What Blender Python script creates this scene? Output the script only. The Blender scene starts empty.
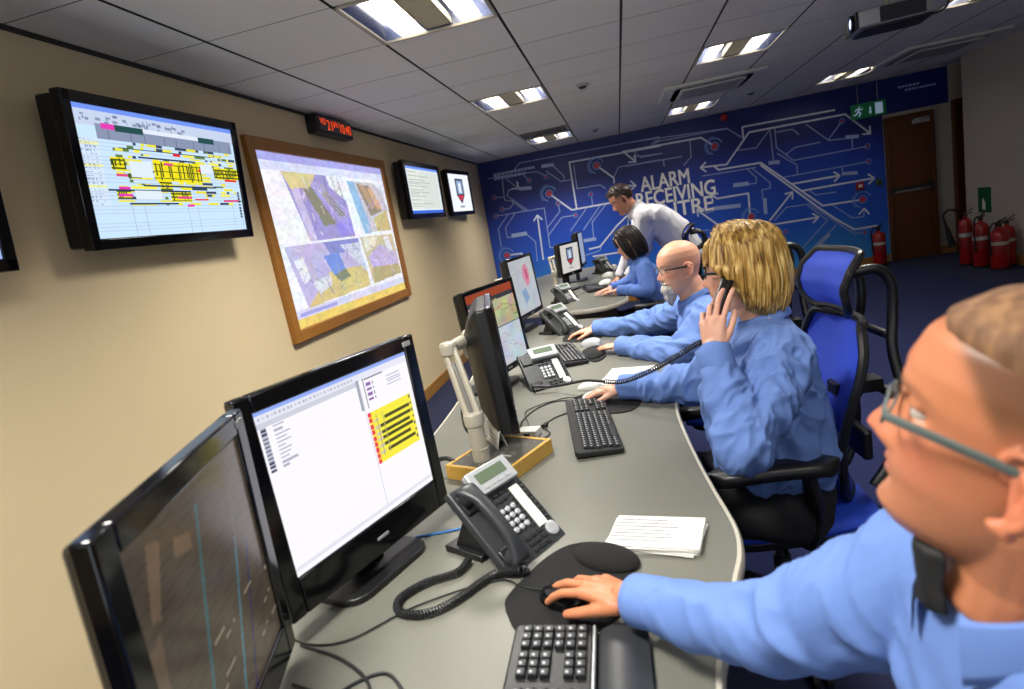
import bpy, bmesh, math, random
import numpy as np
from mathutils import Vector, Matrix, noise, Euler
from math import pi, sin, cos, radians
random.seed(7)
SC = bpy.context.scene
COL = SC.collection
V = Vector
CZ = 1.47          # camera height
CEIL = 2.477
LX = -2.03         # left wall
BY = 9.535         # back wall
RX = 4.34          # right wall
DZ = 0.77          # desk top height

# ------------------------------------------------------------------ camera
cam = bpy.data.cameras.new('camera')
cam_ob = bpy.data.objects.new('camera', cam)
COL.objects.link(cam_ob)
cr, cu, cf = (V((0.96949231, 0.16726469, -0.17918475)), V((0.14063428, 0.21916651, 0.96549886)), V((-0.20076517, 0.96124324, -0.18895709)))
cam_ob.matrix_world = Matrix(((cr.x, cu.x, -cf.x, 0), (cr.y, cu.y, -cf.y, 0), (cr.z, cu.z, -cf.z, CZ), (0, 0, 0, 1)))
cam.sensor_width = 36
cam.sensor_fit = 'HORIZONTAL'
cam.lens = 610.8 * 36 / 1024
cam.clip_start = 0.02
cam.dof.use_dof = True
cam.dof.focus_distance = 2.5
cam.dof.aperture_fstop = 4.0
SC.camera = cam_ob

# ------------------------------------------------------------------ light
SC.view_settings.view_transform = 'Standard'
SC.view_settings.look = 'None'
SC.view_settings.gamma = 1
SC.view_settings.use_curve_mapping = False
SC.view_settings.exposure = 0.12
world = bpy.data.worlds.new('world')
SC.world = world
world.use_nodes = True
world.node_tree.nodes['Background'].inputs[0].default_value = (0.75, 0.85, 1, 1)
world.node_tree.nodes['Background'].inputs[1].default_value = 0.22
SC.cycles.max_bounces = 6
SC.cycles.diffuse_bounces = 4
SC.cycles.sample_clamp_indirect = 4
SC.cycles.use_adaptive_sampling = False


def area(name, loc, size, power, color=(1, 0.97, 0.9), rot=(0, 0, 0), sy=None, spread=130):
    l = bpy.data.lights.new(name, 'AREA')
    l.shape = 'RECTANGLE'
    l.size = size
    l.size_y = sy or size
    l.energy = power
    l.color = color
    l.spread = radians(spread)
    o = bpy.data.objects.new(name, l)
    o.location = loc
    o.rotation_euler = rot
    COL.objects.link(o)
    return o

# room light fixtures, plus unseen ones added for illumination: grid cell (kx, jy) -> power
GX = lambda k: -2.239 + 0.6 * k
GY = lambda j: 2.021 + 0.6 * j
LIGHTS = {(2, 1): 40, (2, 5): 29, (2, 10): 26, (5, 1): 24, (5, 5): 15, (5, 10): 5, (8, 5): 2, (8, 10): 1,
          (2, -3): 40, (5, -3): 7}
for (k, j), p in LIGHTS.items():
    area('troffer_lamp', (GX(k) + .3, GY(j) + .3, CEIL - .012), .5, p)


# cool fill added unseen behind the camera to brighten the ceiling
area('rear_fill', (.4, -2.12, 1.55), 3.2, 24, (.82, .9, 1), (radians(90), 0, 0), 1.2, 170)


# ------------------------------------------------------------------ materials
def lin(c):
    if isinstance(c, str):
        c = c.lstrip('#')
        c = [int(c[i:i + 2], 16) / 255 for i in (0, 2, 4)]
    return tuple((x / 12.92 if x <= .04045 else ((x + .055) / 1.055) ** 2.4) for x in c) + (1,)


def mat(name, col, rough=.5, metal=0, emit=None, es=0, noise_amt=0, nscale=20, bump=0, bscale=100, coat=0, stretch=(1, 1, 1), sss=0, alpha=1, trans=0):
    m = bpy.data.materials.new(name)
    m.use_nodes = True
    nt = m.node_tree
    b = nt.nodes['Principled BSDF']
    b.inputs['Base Color'].default_value = lin(col)
    b.inputs['Roughness'].default_value = rough
    b.inputs['Metallic'].default_value = metal
    b.inputs['Coat Weight'].default_value = coat
    b.inputs['Alpha'].default_value = alpha
    b.inputs['Transmission Weight'].default_value = trans
    if sss:
        b.inputs['Subsurface Weight'].default_value = sss
        b.inputs['Subsurface Radius'].default_value = (.02, .008, .004)
        b.inputs['Subsurface Scale'].default_value = .5
    if emit is not None:
        b.inputs['Emission Color'].default_value = lin(emit)
        b.inputs['Emission Strength'].default_value = es
    if noise_amt or bump:
        tc = nt.nodes.new('ShaderNodeTexCoord')
        mp = nt.nodes.new('ShaderNodeMapping')
        mp.inputs['Scale'].default_value = stretch
        nt.links.new(tc.outputs['Object'], mp.inputs[0])
    if noise_amt:
        n = nt.nodes.new('ShaderNodeTexNoise')
        n.inputs['Scale'].default_value = nscale
        n.inputs['Detail'].default_value = 5
        nt.links.new(mp.outputs[0], n.inputs[0])
        mx = nt.nodes.new('ShaderNodeMix')
        mx.data_type = 'RGBA'
        c = lin(col)
        mx.inputs['A'].default_value = tuple(x * (1 - noise_amt) for x in c[:3]) + (1,)
        mx.inputs['B'].default_value = tuple(min(1, x * (1 + noise_amt)) for x in c[:3]) + (1,)
        nt.links.new(n.outputs[0], mx.inputs['Factor'])
        nt.links.new(mx.outputs['Result'], b.inputs['Base Color'])
    if bump:
        n2 = nt.nodes.new('ShaderNodeTexNoise')
        n2.inputs['Scale'].default_value = bscale
        nt.links.new(mp.outputs[0], n2.inputs[0])
        bp = nt.nodes.new('ShaderNodeBump')
        bp.inputs['Strength'].default_value = bump
        bp.inputs['Distance'].default_value = .003
        nt.links.new(n2.outputs[0], bp.inputs['Height'])
        nt.links.new(bp.outputs[0], b.inputs['Normal'])
    return m


def attr_mat(name, rough=.5, es=0.0, base=True, sss=0, gain=1.0, coat=0):
    m = bpy.data.materials.new(name)
    m.use_nodes = True
    nt = m.node_tree
    b = nt.nodes['Principled BSDF']
    a = nt.nodes.new('ShaderNodeVertexColor')
    a.layer_name = 'col'
    b.inputs['Roughness'].default_value = rough
    b.inputs['Coat Weight'].default_value = coat
    if base:
        nt.links.new(a.outputs[0], b.inputs['Base Color'])
    else:
        b.inputs['Base Color'].default_value = (.01, .01, .01, 1)
    if es:
        nt.links.new(a.outputs[0], b.inputs['Emission Color'])
        b.inputs['Emission Strength'].default_value = es
    if sss:
        b.inputs['Subsurface Weight'].default_value = sss
        b.inputs['Subsurface Radius'].default_value = (.02, .008, .004)
        b.inputs['Subsurface Scale'].default_value = .4
    return m


M = dict(
    black=mat('black_plastic', '#141416', .38, bump=.15, bscale=400),
    gloss=mat('glossy_black', '#0b0b0e', .12),
    dark=mat('dark_grey_plastic', '#2c2e31', .42, bump=.1, bscale=500),
    key=mat('key_black', '#1b1c1f', .45),
    legend=mat('key_legend', '#a2a5aa', .5),
    silver=mat('silver_plastic', '#b4b7ba', .35, .3),
    white=mat('white_plastic', '#dcdcd6', .4),
    beige=mat('beige_metal', '#b9b2a2', .4, .1),
    chrome=mat('chrome', '#b8babd', .2, 1),
    lcd=mat('phone_lcd', '#5c6b56', .25),
    paper=mat('paper', '#dcdbd5', .7),
    paper_grey=mat('paper_grey', '#b9b9b6', .8),
    pencil=mat('pencil_grey', '#74747e', .8),
    wood=mat('light_oak', '#a8702c', .45, noise_amt=.25, nscale=6, stretch=(1, 1, 8)),
    woodh=mat('oak_skirting', '#a87838', .5, noise_amt=.22, nscale=5, stretch=(8, 1, 12)),
    door=mat('dark_veneer', '#5e3413', .45, noise_amt=.3, nscale=4, stretch=(9, 9, .8)),
    red=mat('extinguisher_red', '#a01212', .3, coat=.4),
    green=mat('sign_green', '#0c5a30', .4),
    laminate=mat('desk_laminate', '#66665d', .42, noise_amt=.05, nscale=60, bump=.05, bscale=300),
    edge=mat('desk_edge_trim', '#b5b0a2', .35),
    rubber=mat('black_rubber', '#0e0e10', .7),
    foam=mat('mousepad_black', '#0b0b0c', .95, bump=.2, bscale=600),
    cable=mat('black_cable', '#17181a', .5),
    cable_blue=mat('blue_cable', '#2f6fb5', .45),
    shirt=mat('blue_cotton', '#6280bf', .8, bump=.12, bscale=900),
    shirt2=mat('blue_cotton_dark', '#5576bd', .8, bump=.12, bscale=900),
    wshirt=mat('white_cotton', '#cfcdd2', .8, bump=.1, bscale=700),
    trouser=mat('black_trousers', '#101116', .85),
    bluemesh=None, wall=None)


# ------------------------------------------------------------------ object helpers
def tag(o, label=None, cat=None, group=None, kind=None):
    if label: o['label'] = label
    if cat: o['category'] = cat
    if group: o['group'] = group
    if kind: o['kind'] = kind
    return o


def thing(name, label, cat, loc=(0, 0, 0), rz=0, group=None, rot=None):
    o = bpy.data.objects.new(name, None)
    o.empty_display_size = .05
    COL.objects.link(o)
    o.location = loc
    o.rotation_euler = rot if rot else (0, 0, rz)
    return tag(o, label, cat, group)


def copy_tree(o, parent=None):
    c = o.copy()
    COL.objects.link(c)
    c.parent = parent
    for ch in list(o.children):
        copy_tree(ch, c)
    return c


def rotm(rx=0, ry=0, rz=0):
    return Euler((rx, ry, rz)).to_matrix()


def frame_of(d, up=V((0, 0, 1))):
    d = V(d).normalized()
    s = d.cross(up)
    if s.length < 1e-4: s = d.cross(V((0, 1, 0)))
    s.normalize()
    return s, s.cross(d).normalized(), d


class MB:
    def __init__(s):
        s.v = []; s.f = []; s.m = []; s.c = []

    def add(s, vs, fs, mi=0):
        b = len(s.v)
        s.v += [tuple(p) for p in vs]
        s.f += [tuple(i + b for i in f) for f in fs]
        s.m += [mi] * len(fs)
        return s

    def box(s, c, d, R=None, mi=0, top=1.0):
        x, y, z = [q / 2 for q in d]
        vs = [V((sx * x * (top if sz > 0 else 1), sy * y * (top if sz > 0 else 1), sz * z)) for sz in (-1, 1) for sx, sy in ((-1, -1), (1, -1), (1, 1), (-1, 1))]
        if R is not None: vs = [R @ p for p in vs]
        vs = [p + V(c) for p in vs]
        return s.add(vs, [(3, 2, 1, 0), (4, 5, 6, 7), (0, 1, 5, 4), (1, 2, 6, 5), (2, 3, 7, 6), (3, 0, 4, 7)], mi)

    def tube(s, pts, r, n=8, mi=0, cap=True, flat=1.0, up=V((0, 0, 1))):
        pts = [V(p) for p in pts]
        N = len(pts)
        rs = r if isinstance(r, (list, tuple)) else [r] * N
        t0 = (pts[1] - pts[0]).normalized()
        a = t0.cross(up)
        if a.length < 1e-3: a = t0.cross(V((0.3, 1, 0)))
        a.normalize()
        vs = []
        for i in range(N):
            t = (pts[min(i + 1, N - 1)] - pts[max(i - 1, 0)])
            if t.length < 1e-9: t = t0.copy()
            t.normalize()
            a = (a - t * a.dot(t))
            a.normalize()
            b = t.cross(a)
            for k in range(n):
                w = 2 * pi * k / n
                vs.append(pts[i] + a * cos(w) * rs[i] + b * sin(w) * rs[i] * flat)
        fs = [(i * n + k, i * n + (k + 1) % n, (i + 1) * n + (k + 1) % n, (i + 1) * n + k) for i in range(N - 1) for k in range(n)]
        if cap:
            fs.append(tuple(range(n))[::-1])
            fs.append(tuple((N - 1) * n + k for k in range(n)))
        return s.add(vs, fs, mi)

    def cap(s, a, b, ra, rb, n=16, mi=0, hs=4):
        """tapered capsule"""
        a = V(a); b = V(b)
        d = (b - a)
        L = d.length
        if L < 1e-6: return s.ell(a, (ra,) * 3, mi=mi)
        d.normalize()
        x, y, _ = frame_of(d)
        rings = []
        for i in range(hs):
            w = pi / 2 * (1 - i / hs)
            rings.append((a - d * ra * sin(w), ra * cos(w) + (1e-5 if i == 0 else 0)))
        rings.append((a, ra)); rings.append((b, rb))
        for i in range(1, hs + 1):
            w = pi / 2 * i / hs
            rings.append((b + d * rb * sin(w), rb * cos(w) + (1e-5 if i == hs else 0)))
        vs = [c + x * cos(2 * pi * k / n) * r + y * sin(2 * pi * k / n) * r for c, r in rings for k in range(n)]
        N = len(rings)
        fs = [(i * n + k, i * n + (k + 1) % n, (i + 1) * n + (k + 1) % n, (i + 1) * n + k) for i in range(N - 1) for k in range(n)]
        fs.append(tuple(range(n))[::-1]); fs.append(tuple((N - 1) * n + k for k in range(n)))
        return s.add(vs, fs, mi)

    def chain(s, pts, rs, n=14, mi=0):
        for i in range(len(pts) - 1):
            s.cap(pts[i], pts[i + 1], rs[i], rs[i + 1], n, mi)
        return s

    def ell(s, c, rad, R=None, nu=20, nv=12, mi=0):
        vs = []
        for j in range(nv + 1):
            w = pi * j / nv
            for k in range(nu):
                u = 2 * pi * k / nu
                rr = max(sin(w), 1e-4)
                p = V((rad[0] * rr * cos(u), rad[1] * rr * sin(u), rad[2] * cos(w)))
                if R is not None: p = R @ p
                vs.append(p + V(c))
        fs = [(j * nu + k, (j + 1) * nu + k, (j + 1) * nu + (k + 1) % nu, j * nu + (k + 1) % nu) for j in range(nv) for k in range(nu)]
        fs.append(tuple(range(nu))); fs.append(tuple(nv * nu + k for k in range(nu))[::-1])
        return s.add(vs, fs, mi)

    def loft(s, rings, mi=0, cap=True, closed=True):
        """rings: list of equal-length point lists"""
        n = len(rings[0]); N = len(rings)
        vs = [p for r in rings for p in r]
        m = n if closed else n - 1
        fs = [(i * n + k, i * n + (k + 1) % n, (i + 1) * n + (k + 1) % n, (i + 1) * n + k) for i in range(N - 1) for k in range(m)]
        if cap and closed:
            fs.append(tuple(range(n))[::-1]); fs.append(tuple((N - 1) * n + k for k in range(n)))
        return s.add(vs, fs, mi)

    def lathe(s, prof, c=(0, 0, 0), n=28, R=None, mi=0):
        rings = []
        for r, z in prof:
            ring = [V((max(r, 1e-5) * cos(2 * pi * k / n), max(r, 1e-5) * sin(2 * pi * k / n), z)) for k in range(n)]
            if R is not None: ring = [R @ p for p in ring]
            rings.append([p + V(c) for p in ring])
        return s.loft(rings, mi)

    def prism(s, poly, z0, z1, R=None, c=(0, 0, 0), mi=0):
        rings = []
        for z in (z0, z1):
            ring = [V((p[0], p[1], z)) for p in poly]
            if R is not None: ring = [R @ p for p in ring]
            rings.append([p + V(c) for p in ring])
        return s.loft(rings, mi)

    def rbox(s, c, d, r, R=None, mi=0, n=4):
        """box with rounded vertical corners"""
        x, y = d[0] / 2 - r, d[1] / 2 - r
        poly = []
        for q, (sx, sy) in enumerate(((1, 1), (-1, 1), (-1, -1), (1, -1))):
            for i in range(n + 1):
                w = pi / 2 * (q + i / n)
                poly.append((sx * x + r * cos(w), sy * y + r * sin(w)))
        return s.prism(poly, -d[2] / 2, d[2] / 2, R, c, mi)

    def mesh(s, name='mesh', fix=True):
        me = bpy.data.meshes.new(name)
        me.from_pydata(s.v, [], s.f)
        me.polygons.foreach_set('material_index', s.m)
        if fix:
            bm = bmesh.new(); bm.from_mesh(me)
            bmesh.ops.recalc_face_normals(bm, faces=bm.faces)
            bm.to_mesh(me); bm.free()
        return me

    def build(s, name, mats, parent=None, bevel=0, seg=2, smooth=True, sub=0, loc=None, rot=None, ang=38):
        me = s.mesh(name)
        return link(name, me, mats, parent, bevel, seg, smooth, sub, loc, rot, ang)


def link(name, me, mats, parent=None, bevel=0, seg=2, smooth=True, sub=0, loc=None, rot=None, ang=38):
    if not isinstance(mats, (list, tuple)): mats = [mats]
    for m in mats:
        me.materials.append(M[m] if isinstance(m, str) else m)
    if smooth:
        me.polygons.foreach_set('use_smooth', [True] * len(me.polygons))
        if not sub: me.set_sharp_from_angle(angle=radians(ang))
    o = bpy.data.objects.new(name, me)
    COL.objects.link(o)
    if loc is not None: o.location = loc
    if rot is not None: o.rotation_euler = rot
    if parent: o.parent = parent
    if bevel:
        b = o.modifiers.new('bevel', 'BEVEL'); b.width = bevel; b.segments = seg; b.limit_method = 'ANGLE'; b.angle_limit = radians(35)
    if sub:
        b = o.modifiers.new('sub', 'SUBSURF'); b.levels = sub; b.render_levels = sub
    return o


def struct(o):
    o['kind'] = 'structure'
    return o


def smooth_path(pts, n=8):
    """Catmull-Rom"""
    P = [V(p) for p in pts]
    P = [P[0] * 2 - P[1]] + P + [P[-1] * 2 - P[-2]]
    out = []
    for i in range(1, len(P) - 2):
        for k in range(n):
            t = k / n
            a, b, c, d = P[i - 1], P[i], P[i + 1], P[i + 2]
            out.append(.5 * ((2 * b) + (c - a) * t + (2 * a - 5 * b + 4 * c - d) * t * t + (3 * b - a - 3 * c + d) * t ** 3))
    out.append(P[-2])
    return out


def coil(mb, pts, R=.006, r=.0028, turns_per_m=150, mi=0):
    path = smooth_path(pts, 24)
    cum = [0]
    for a, b in zip(path, path[1:]): cum.append(cum[-1] + (b - a).length)
    L = cum[-1]
    N = int(L * turns_per_m * 9)
    out = []
    j = 0
    a = None
    for i in range(N + 1):
        s = L * i / N
        while j < len(cum) - 2 and cum[j + 1] < s: j += 1
        t = (s - cum[j]) / max(1e-9, cum[j + 1] - cum[j])
        p = path[j].lerp(path[j + 1], t)
        d = (path[j + 1] - path[j]).normalized()
        if a is None:
            a = d.cross(V((0, 0, 1))); a.normalize()
        a = (a - d * a.dot(d)).normalized()
        b = d.cross(a)
        w = 2 * pi * s * turns_per_m
        out.append(p + a * cos(w) * R + b * sin(w) * R)
    mb.tube(out, r, 5, mi)


class Canvas:
    """a picture shown on a screen, drawn in code and kept as coloured faces"""
    def __init__(s, w, h, bg):
        s.w, s.h = w, h
        s.a = np.zeros((h, w, 3)); s.a[:] = lin(bg)[:3]
        s.yy, s.xx = np.mgrid[0:h, 0:w]
        s.xx = (s.xx + .5) / w; s.yy = (s.yy + .5) / h

    def rect(s, x0, y0, x1, y1, c, k=1):
        m = (s.xx >= x0) & (s.xx < x1) & (s.yy >= y0) & (s.yy < y1)
        s.a[m] = s.a[m] * (1 - k) + np.array(lin(c)[:3]) * k

    def poly(s, pts, c, k=1):
        m = np.zeros_like(s.xx, bool)
        n = len(pts)
        for i in range(n):
            x0, y0 = pts[i]; x1, y1 = pts[(i + 1) % n]
            if y0 == y1: continue
            q = ((y0 > s.yy) != (y1 > s.yy)) & (s.xx < (x1 - x0) * (s.yy - y0) / (y1 - y0) + x0)
            m ^= q
        s.a[m] = s.a[m] * (1 - k) + np.array(lin(c)[:3]) * k
        return m

    def line(s, x0, y0, x1, y1, wd, c, k=1):
        asp = s.h / s.w
        dx, dy = x1 - x0, (y1 - y0) * asp
        L2 = dx * dx + dy * dy + 1e-12
        t = np.clip(((s.xx - x0) * dx + (s.yy - y0) * asp * dy) / L2, 0, 1)
        d = np.hypot(s.xx - x0 - t * dx, (s.yy - y0) * asp - t * dy)
        m = d < wd / 2
        s.a[m] = s.a[m] * (1 - k) + np.array(lin(c)[:3]) * k

    def cloud(s, amt, cells=14, seed=0, tint=False):
        r = np.random.RandomState(seed)
        g = r.rand(cells + 2, cells + 2, 3 if tint else 1) - .5
        fx = s.xx * cells; fy = s.yy * cells
        ix = fx.astype(int); iy = fy.astype(int); tx = (fx - ix)[..., None]; ty = (fy - iy)[..., None]
        n = g[iy, ix] * (1 - tx) * (1 - ty) + g[iy, ix + 1] * tx * (1 - ty) + g[iy + 1, ix] * (1 - tx) * ty + g[iy + 1, ix + 1] * tx * ty
        s.a *= (1 + amt * 2 * n)

    def noise(s, amt, seed=0):
        r = np.random.RandomState(seed)
        s.a *= (1 + amt * (r.rand(s.h, s.w, 1) - .5))

    def build(s, name, W, H, material, parent=None, loc=(0, 0, 0), R=None):
        """vertical picture in the local XZ plane looking towards -Y, centre at loc"""
        w, h = s.w, s.h
        xs = (np.arange(w + 1) / w - .5) * W
        zs = (.5 - np.arange(h + 1) / h) * H
        X, Z = np.meshgrid(xs, zs)
        vs = np.stack([X.ravel(), np.zeros(X.size), Z.ravel()], 1)
        if R is not None: vs = vs @ np.array(R).T
        vs = vs + np.array(loc)
        i = np.arange(h)[:, None] * (w + 1) + np.arange(w)[None]
        i = i.ravel()
        fs = np.stack([i, i + w + 1, i + w + 2, i + 1], 1)
        me = bpy.data.meshes.new(name)
        me.from_pydata(vs.tolist(), [], fs.tolist())
        ca = me.color_attributes.new('col', 'FLOAT_COLOR', 'CORNER')
        c = np.ones((w * h, 4, 4)); c[..., :3] = np.clip(s.a, 0, 1).reshape(-1, 1, 3)
        ca.data.foreach_set('color', c.ravel())
        return link(name, me, material, parent, smooth=False)


def text_mesh(txt, size, depth=.0, bold=0.0, align='LEFT', space=1.0, res=3):
    c = bpy.data.curves.new('t', 'FONT')
    c.body = txt; c.size = size; c.extrude = depth; c.offset = bold; c.align_x = align; c.space_character = space
    c.resolution_u = res
    o = bpy.data.objects.new('t', c)
    COL.objects.link(o)
    dg = bpy.context.evaluated_depsgraph_get()
    me = bpy.data.meshes.new_from_object(o.evaluated_get(dg))
    bpy.data.objects.remove(o)
    vs = [v.co.copy() for v in me.vertices]; fs = [tuple(p.vertices) for p in me.polygons]
    bpy.data.meshes.remove(me)
    return vs, fs

# ================================================================== ROOM
def node_wall(name, col, noise_amt=.03, rough=.85):
    return mat(name, col, rough, noise_amt=noise_amt, nscale=3, bump=.25, bscale=250)

M['wall'] = node_wall('painted_wall', '#e3cea4')
M['wall2'] = node_wall('painted_wall_far', '#b5aea2')
M['tile'] = mat('ceiling_tile', '#e8e7e4', .9, noise_amt=.03, nscale=90, bump=.3, bscale=500)
M['groove'] = mat('ceiling_groove', '#38342f', .9)
M['carpet'] = mat('blue_carpet', '#0f1a4a', .95, noise_amt=.35, nscale=120, bump=.6, bscale=400)
M['carpet_grey'] = mat('grey_carpet', '#1f2446', .95, noise_amt=.3, nscale=150, bump=.5, bscale=400)
M['carpet_mat'] = mat('navy_mat', '#161d4c', .95, noise_amt=.25, nscale=150, bump=.5, bscale=400)

XR2, YN = 6.2, -2.2
b = MB(); b.box(((LX + XR2) / 2, (BY + YN) / 2, -.05), (XR2 - LX + .4, BY - YN + .4, .1))
struct(b.build('floor', 'carpet_grey', smooth=False))
b = MB(); b.add([(-.55, 2.0, .004), (3.6, 2.0, .004), (3.6, 8.95, .004), (-.9, 8.95, .004)], [(0, 1, 2, 3)])
b.box((1.45, 5.4, .003), (4.2, 7.0, .006))
tag(b.build('floor_carpet', 'carpet', smooth=False), 'large dark blue carpet inlay behind the chairs', 'carpet')
bpy.data.objects['floor_carpet'].location = (0, 0, .001)
b = MB(); b.box((LX - .06, (BY + YN) / 2, CEIL / 2), (.12, BY - YN + .24, CEIL))
struct(b.build('wall_left', 'wall', smooth=False))
b = MB(); b.box(((LX + XR2) / 2, BY + .06, CEIL / 2), (XR2 - LX, .12, CEIL))
struct(b.build('wall_back', 'wall2', smooth=False))
b = MB(); b.box((RX + .06, (8.92 + YN) / 2, CEIL / 2), (.12, 8.92 - YN, CEIL))
struct(b.build('wall_right', 'wall2', smooth=False))
b = MB(); b.box((XR2 - .06, 9.2, CEIL / 2), (.12, .7, CEIL)); b.box(((RX + XR2) / 2 + .06, 8.86, CEIL / 2), (XR2 - RX - .12, .12, CEIL))
struct(b.build('wall_recess', 'wall2', smooth=False))
b = MB(); b.box(((LX + XR2) / 2, YN - .06, CEIL / 2), (XR2 - LX, .12, CEIL))
struct(b.build('wall_behind', 'wall', smooth=False))

# ceiling: tiles with grooves between them, openings for the light fittings
b = MB()
open_cells = set(LIGHTS) | {(2, 9)}
for k in range(0, 15):
    for j in range(-8, 13):
        x0, x1 = max(GX(k), LX), min(GX(k + 1), XR2)
        y0, y1 = max(GY(j), YN), min(GY(j + 1), BY)
        if x1 <= x0 or y1 <= y0: continue
        if (k, j) in open_cells: continue
        g, h = .0075, .0028
        b.add([(x0 + g, y0 + h, CEIL), (x0 + g, y1 - h, CEIL), (x1 - g, y1 - h, CEIL), (x1 - g, y0 + h, CEIL)], [(0, 1, 2, 3)], 0)
        b.add([(x0, y0, CEIL + .008), (x0, y1, CEIL + .008), (x1, y1, CEIL + .008), (x1, y0, CEIL + .008)], [(0, 1, 2, 3)], 1)
me = b.mesh('ceiling', fix=False)
struct(link('ceiling', me, ['tile', 'groove'], smooth=False))
b = MB(); b.box(((LX + XR2) / 2, (BY + YN) / 2, CEIL + .16), (XR2 - LX, BY - YN, .06))
struct(b.build('ceiling_slab', 'groove', smooth=False))
# shadow-gap trim along the wall heads
b = MB(); b.box((LX + .008, (BY + YN) / 2, CEIL - .008), (.016, BY - YN, .016))
struct(b.build('trim_1', 'groove', smooth=False))
# skirting boards
b = MB(); b.box((LX + .009, (BY + YN) / 2, .055), (.018, BY - YN, .11))
struct(b.build('baseboard_left', 'woodh', bevel=.004))
b = MB(); b.box((RX - .009, (8.92 + YN) / 2, .055), (.018, 8.92 - YN, .11))
struct(b.build('baseboard_right', 'woodh', bevel=.004))
b = MB(); b.box(((LX + 3.64) / 2, BY - .009, .055), (3.64 - LX, .018, .11)); b.box((4.39, BY - .009, .055), (.2, .018, .11))
struct(b.build('baseboard_back', 'woodh', bevel=.004))

# ---------------- doors
def make_door(name, x0, x1, top, kick=True):
    b = MB(); w = x1 - x0
    b.box(((x0 + x1) / 2, BY - .02, top / 2), (w - .07, .04, top - .02))
    d = struct(b.build(name, 'door', bevel=.003))
    b = MB()
    for x in (x0 + .015, x1 - .015): b.box((x, BY - .035, top / 2), (.04, .07, top))
    b.box(((x0 + x1) / 2, BY - .035, top + .01), (w, .07, .04))
    b.build('door_frame', 'door', d, bevel=.003)
    return d
d1 = make_door('door_1', 3.67, 4.26, 1.93)
b = MB(); b.box((3.93, BY - .075, .99), (.5, .03, .035)); b.box((3.72, BY - .06, .99), (.04, .05, .09)); b.box((4.19, BY - .06, .99), (.05, .05, .12))
b.build('push_bar', 'dark', d1, bevel=.004)
b = MB(); b.box((3.93, BY - .043, .95), (.5, .006, .03)); b.build('bar_plate', 'chrome', d1)
b = MB(); b.box((4.1, BY - .07, 1.84), (.2, .05, .05)); b.tube([(4.0, BY - .09, 1.87), (4.15, BY - .14, 1.88), (4.22, BY - .05, 1.89)], .008)
b.build('door_closer', 'silver', d1, bevel=.004)
d2 = make_door('door_2', 4.50, 5.35, 2.0)
b = MB(); b.tube([(5.2, BY - .05, .9), (5.2, BY - .09, .9), (5.2, BY - .09, 1.2), (5.2, BY - .05, 1.2)], .01); b.build('door_handle', 'chrome', d2)

# ---------------- recessed lights
M['lamp'] = mat('lamp_panel', '#fff8ea', .5, emit='#fff4df', es=5.5)
M['reflector'] = mat('light_reflector', '#8b93ad', .25, .8)
M['louvre'] = mat('louvre_white', '#b9b3a4', .5)
where_l = {(2, 1): 'nearest the big wall screen, above the framed projection', (2, 5): 'above the two small wall screens', (2, 10): 'beside the ceiling grille at the mural',
           (5, 1): 'added out of view above the woman on the telephone', (5, 5): 'between the projector and the bare ceiling middle', (5, 10): 'just behind the air conditioning cassette',
           (8, 5): 'just behind the projector', (8, 10): 'above the green exit sign', (2, -3): 'added out of view over the near end of the desk', (5, -3): 'added out of view behind the man in front'}
for (k, j), p in LIGHTS.items():
    cx_, cy_ = GX(k) + .3, GY(j) + .3
    t = thing('ceiling_light', 'recessed two-strip ceiling light ' + where_l[(k, j)], 'ceiling light', (cx_, cy_, CEIL), 0, 'recessed ceiling lights')
    b = MB(); w = .298; f = .018
    for sx, sy, dx, dy in ((0, -1, 2 * w, f), (0, 1, 2 * w, f), (-1, 0, f, 2 * w), (1, 0, f, 2 * w)):
        b.box((sx * (w - f / 2), sy * (w - f / 2), -.002), (dx, dy, .012))
    b.build('frame', 'louvre', t, bevel=.002)
    b = MB(); w2 = .282; h = .1; v = .285
    b.add([(-w2, -w2, 0), (w2, -w2, 0), (w2, w2, 0), (-w2, w2, 0), (-.2, -w2, h), (.2, -w2, h), (.2, w2, h), (-.2, w2, h)],
          [(0, 1, 5, 4), (1, 2, 6, 5), (2, 3, 7, 6), (3, 0, 4, 7), (4, 5, 6, 7)])
    b.build('reflector', 'reflector', t, smooth=False)
    for s in (-1, 1):
        b = MB(); b.box((s * .145, 0, .05), (.14, .55, .012), rotm(0, s * .35, 0)); b.build('diffuser', 'lamp', t)
    b = MB()
    for i in range(14): b.box((0, -.26 + .04 * i, .022), (.13, .004, .03))
    b.box((-.068, 0, .022), (.004, .55, .03)); b.box((.068, 0, .022), (.004, .55, .03)); b.box((0, 0, .05), (.13, .55, .004))
    b.build('louvre', 'louvre', t)

# supply grille next to the far light
t = thing('ceiling_grille', 'slatted metal air grille in the ceiling in front of the mural', 'air vent', (GX(2) + .3, GY(9) + .3, CEIL))
b = MB()
for s in (-1, 1): b.box((s * .285, 0, 0), (.03, .598, .012)); b.box((0, s * .285, 0), (.598, .03, .012))
b.build('frame', 'beige', t)
b = MB()
for i in range(13): b.box((-.25 + i * .042, 0, .01), (.004, .54, .03), rotm(0, .5, 0))
b.build('slat', 'beige', t)
b = MB(); b.box((0, 0, .05), (.56, .56, .01)); b.build('backing', 'groove', t)

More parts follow.
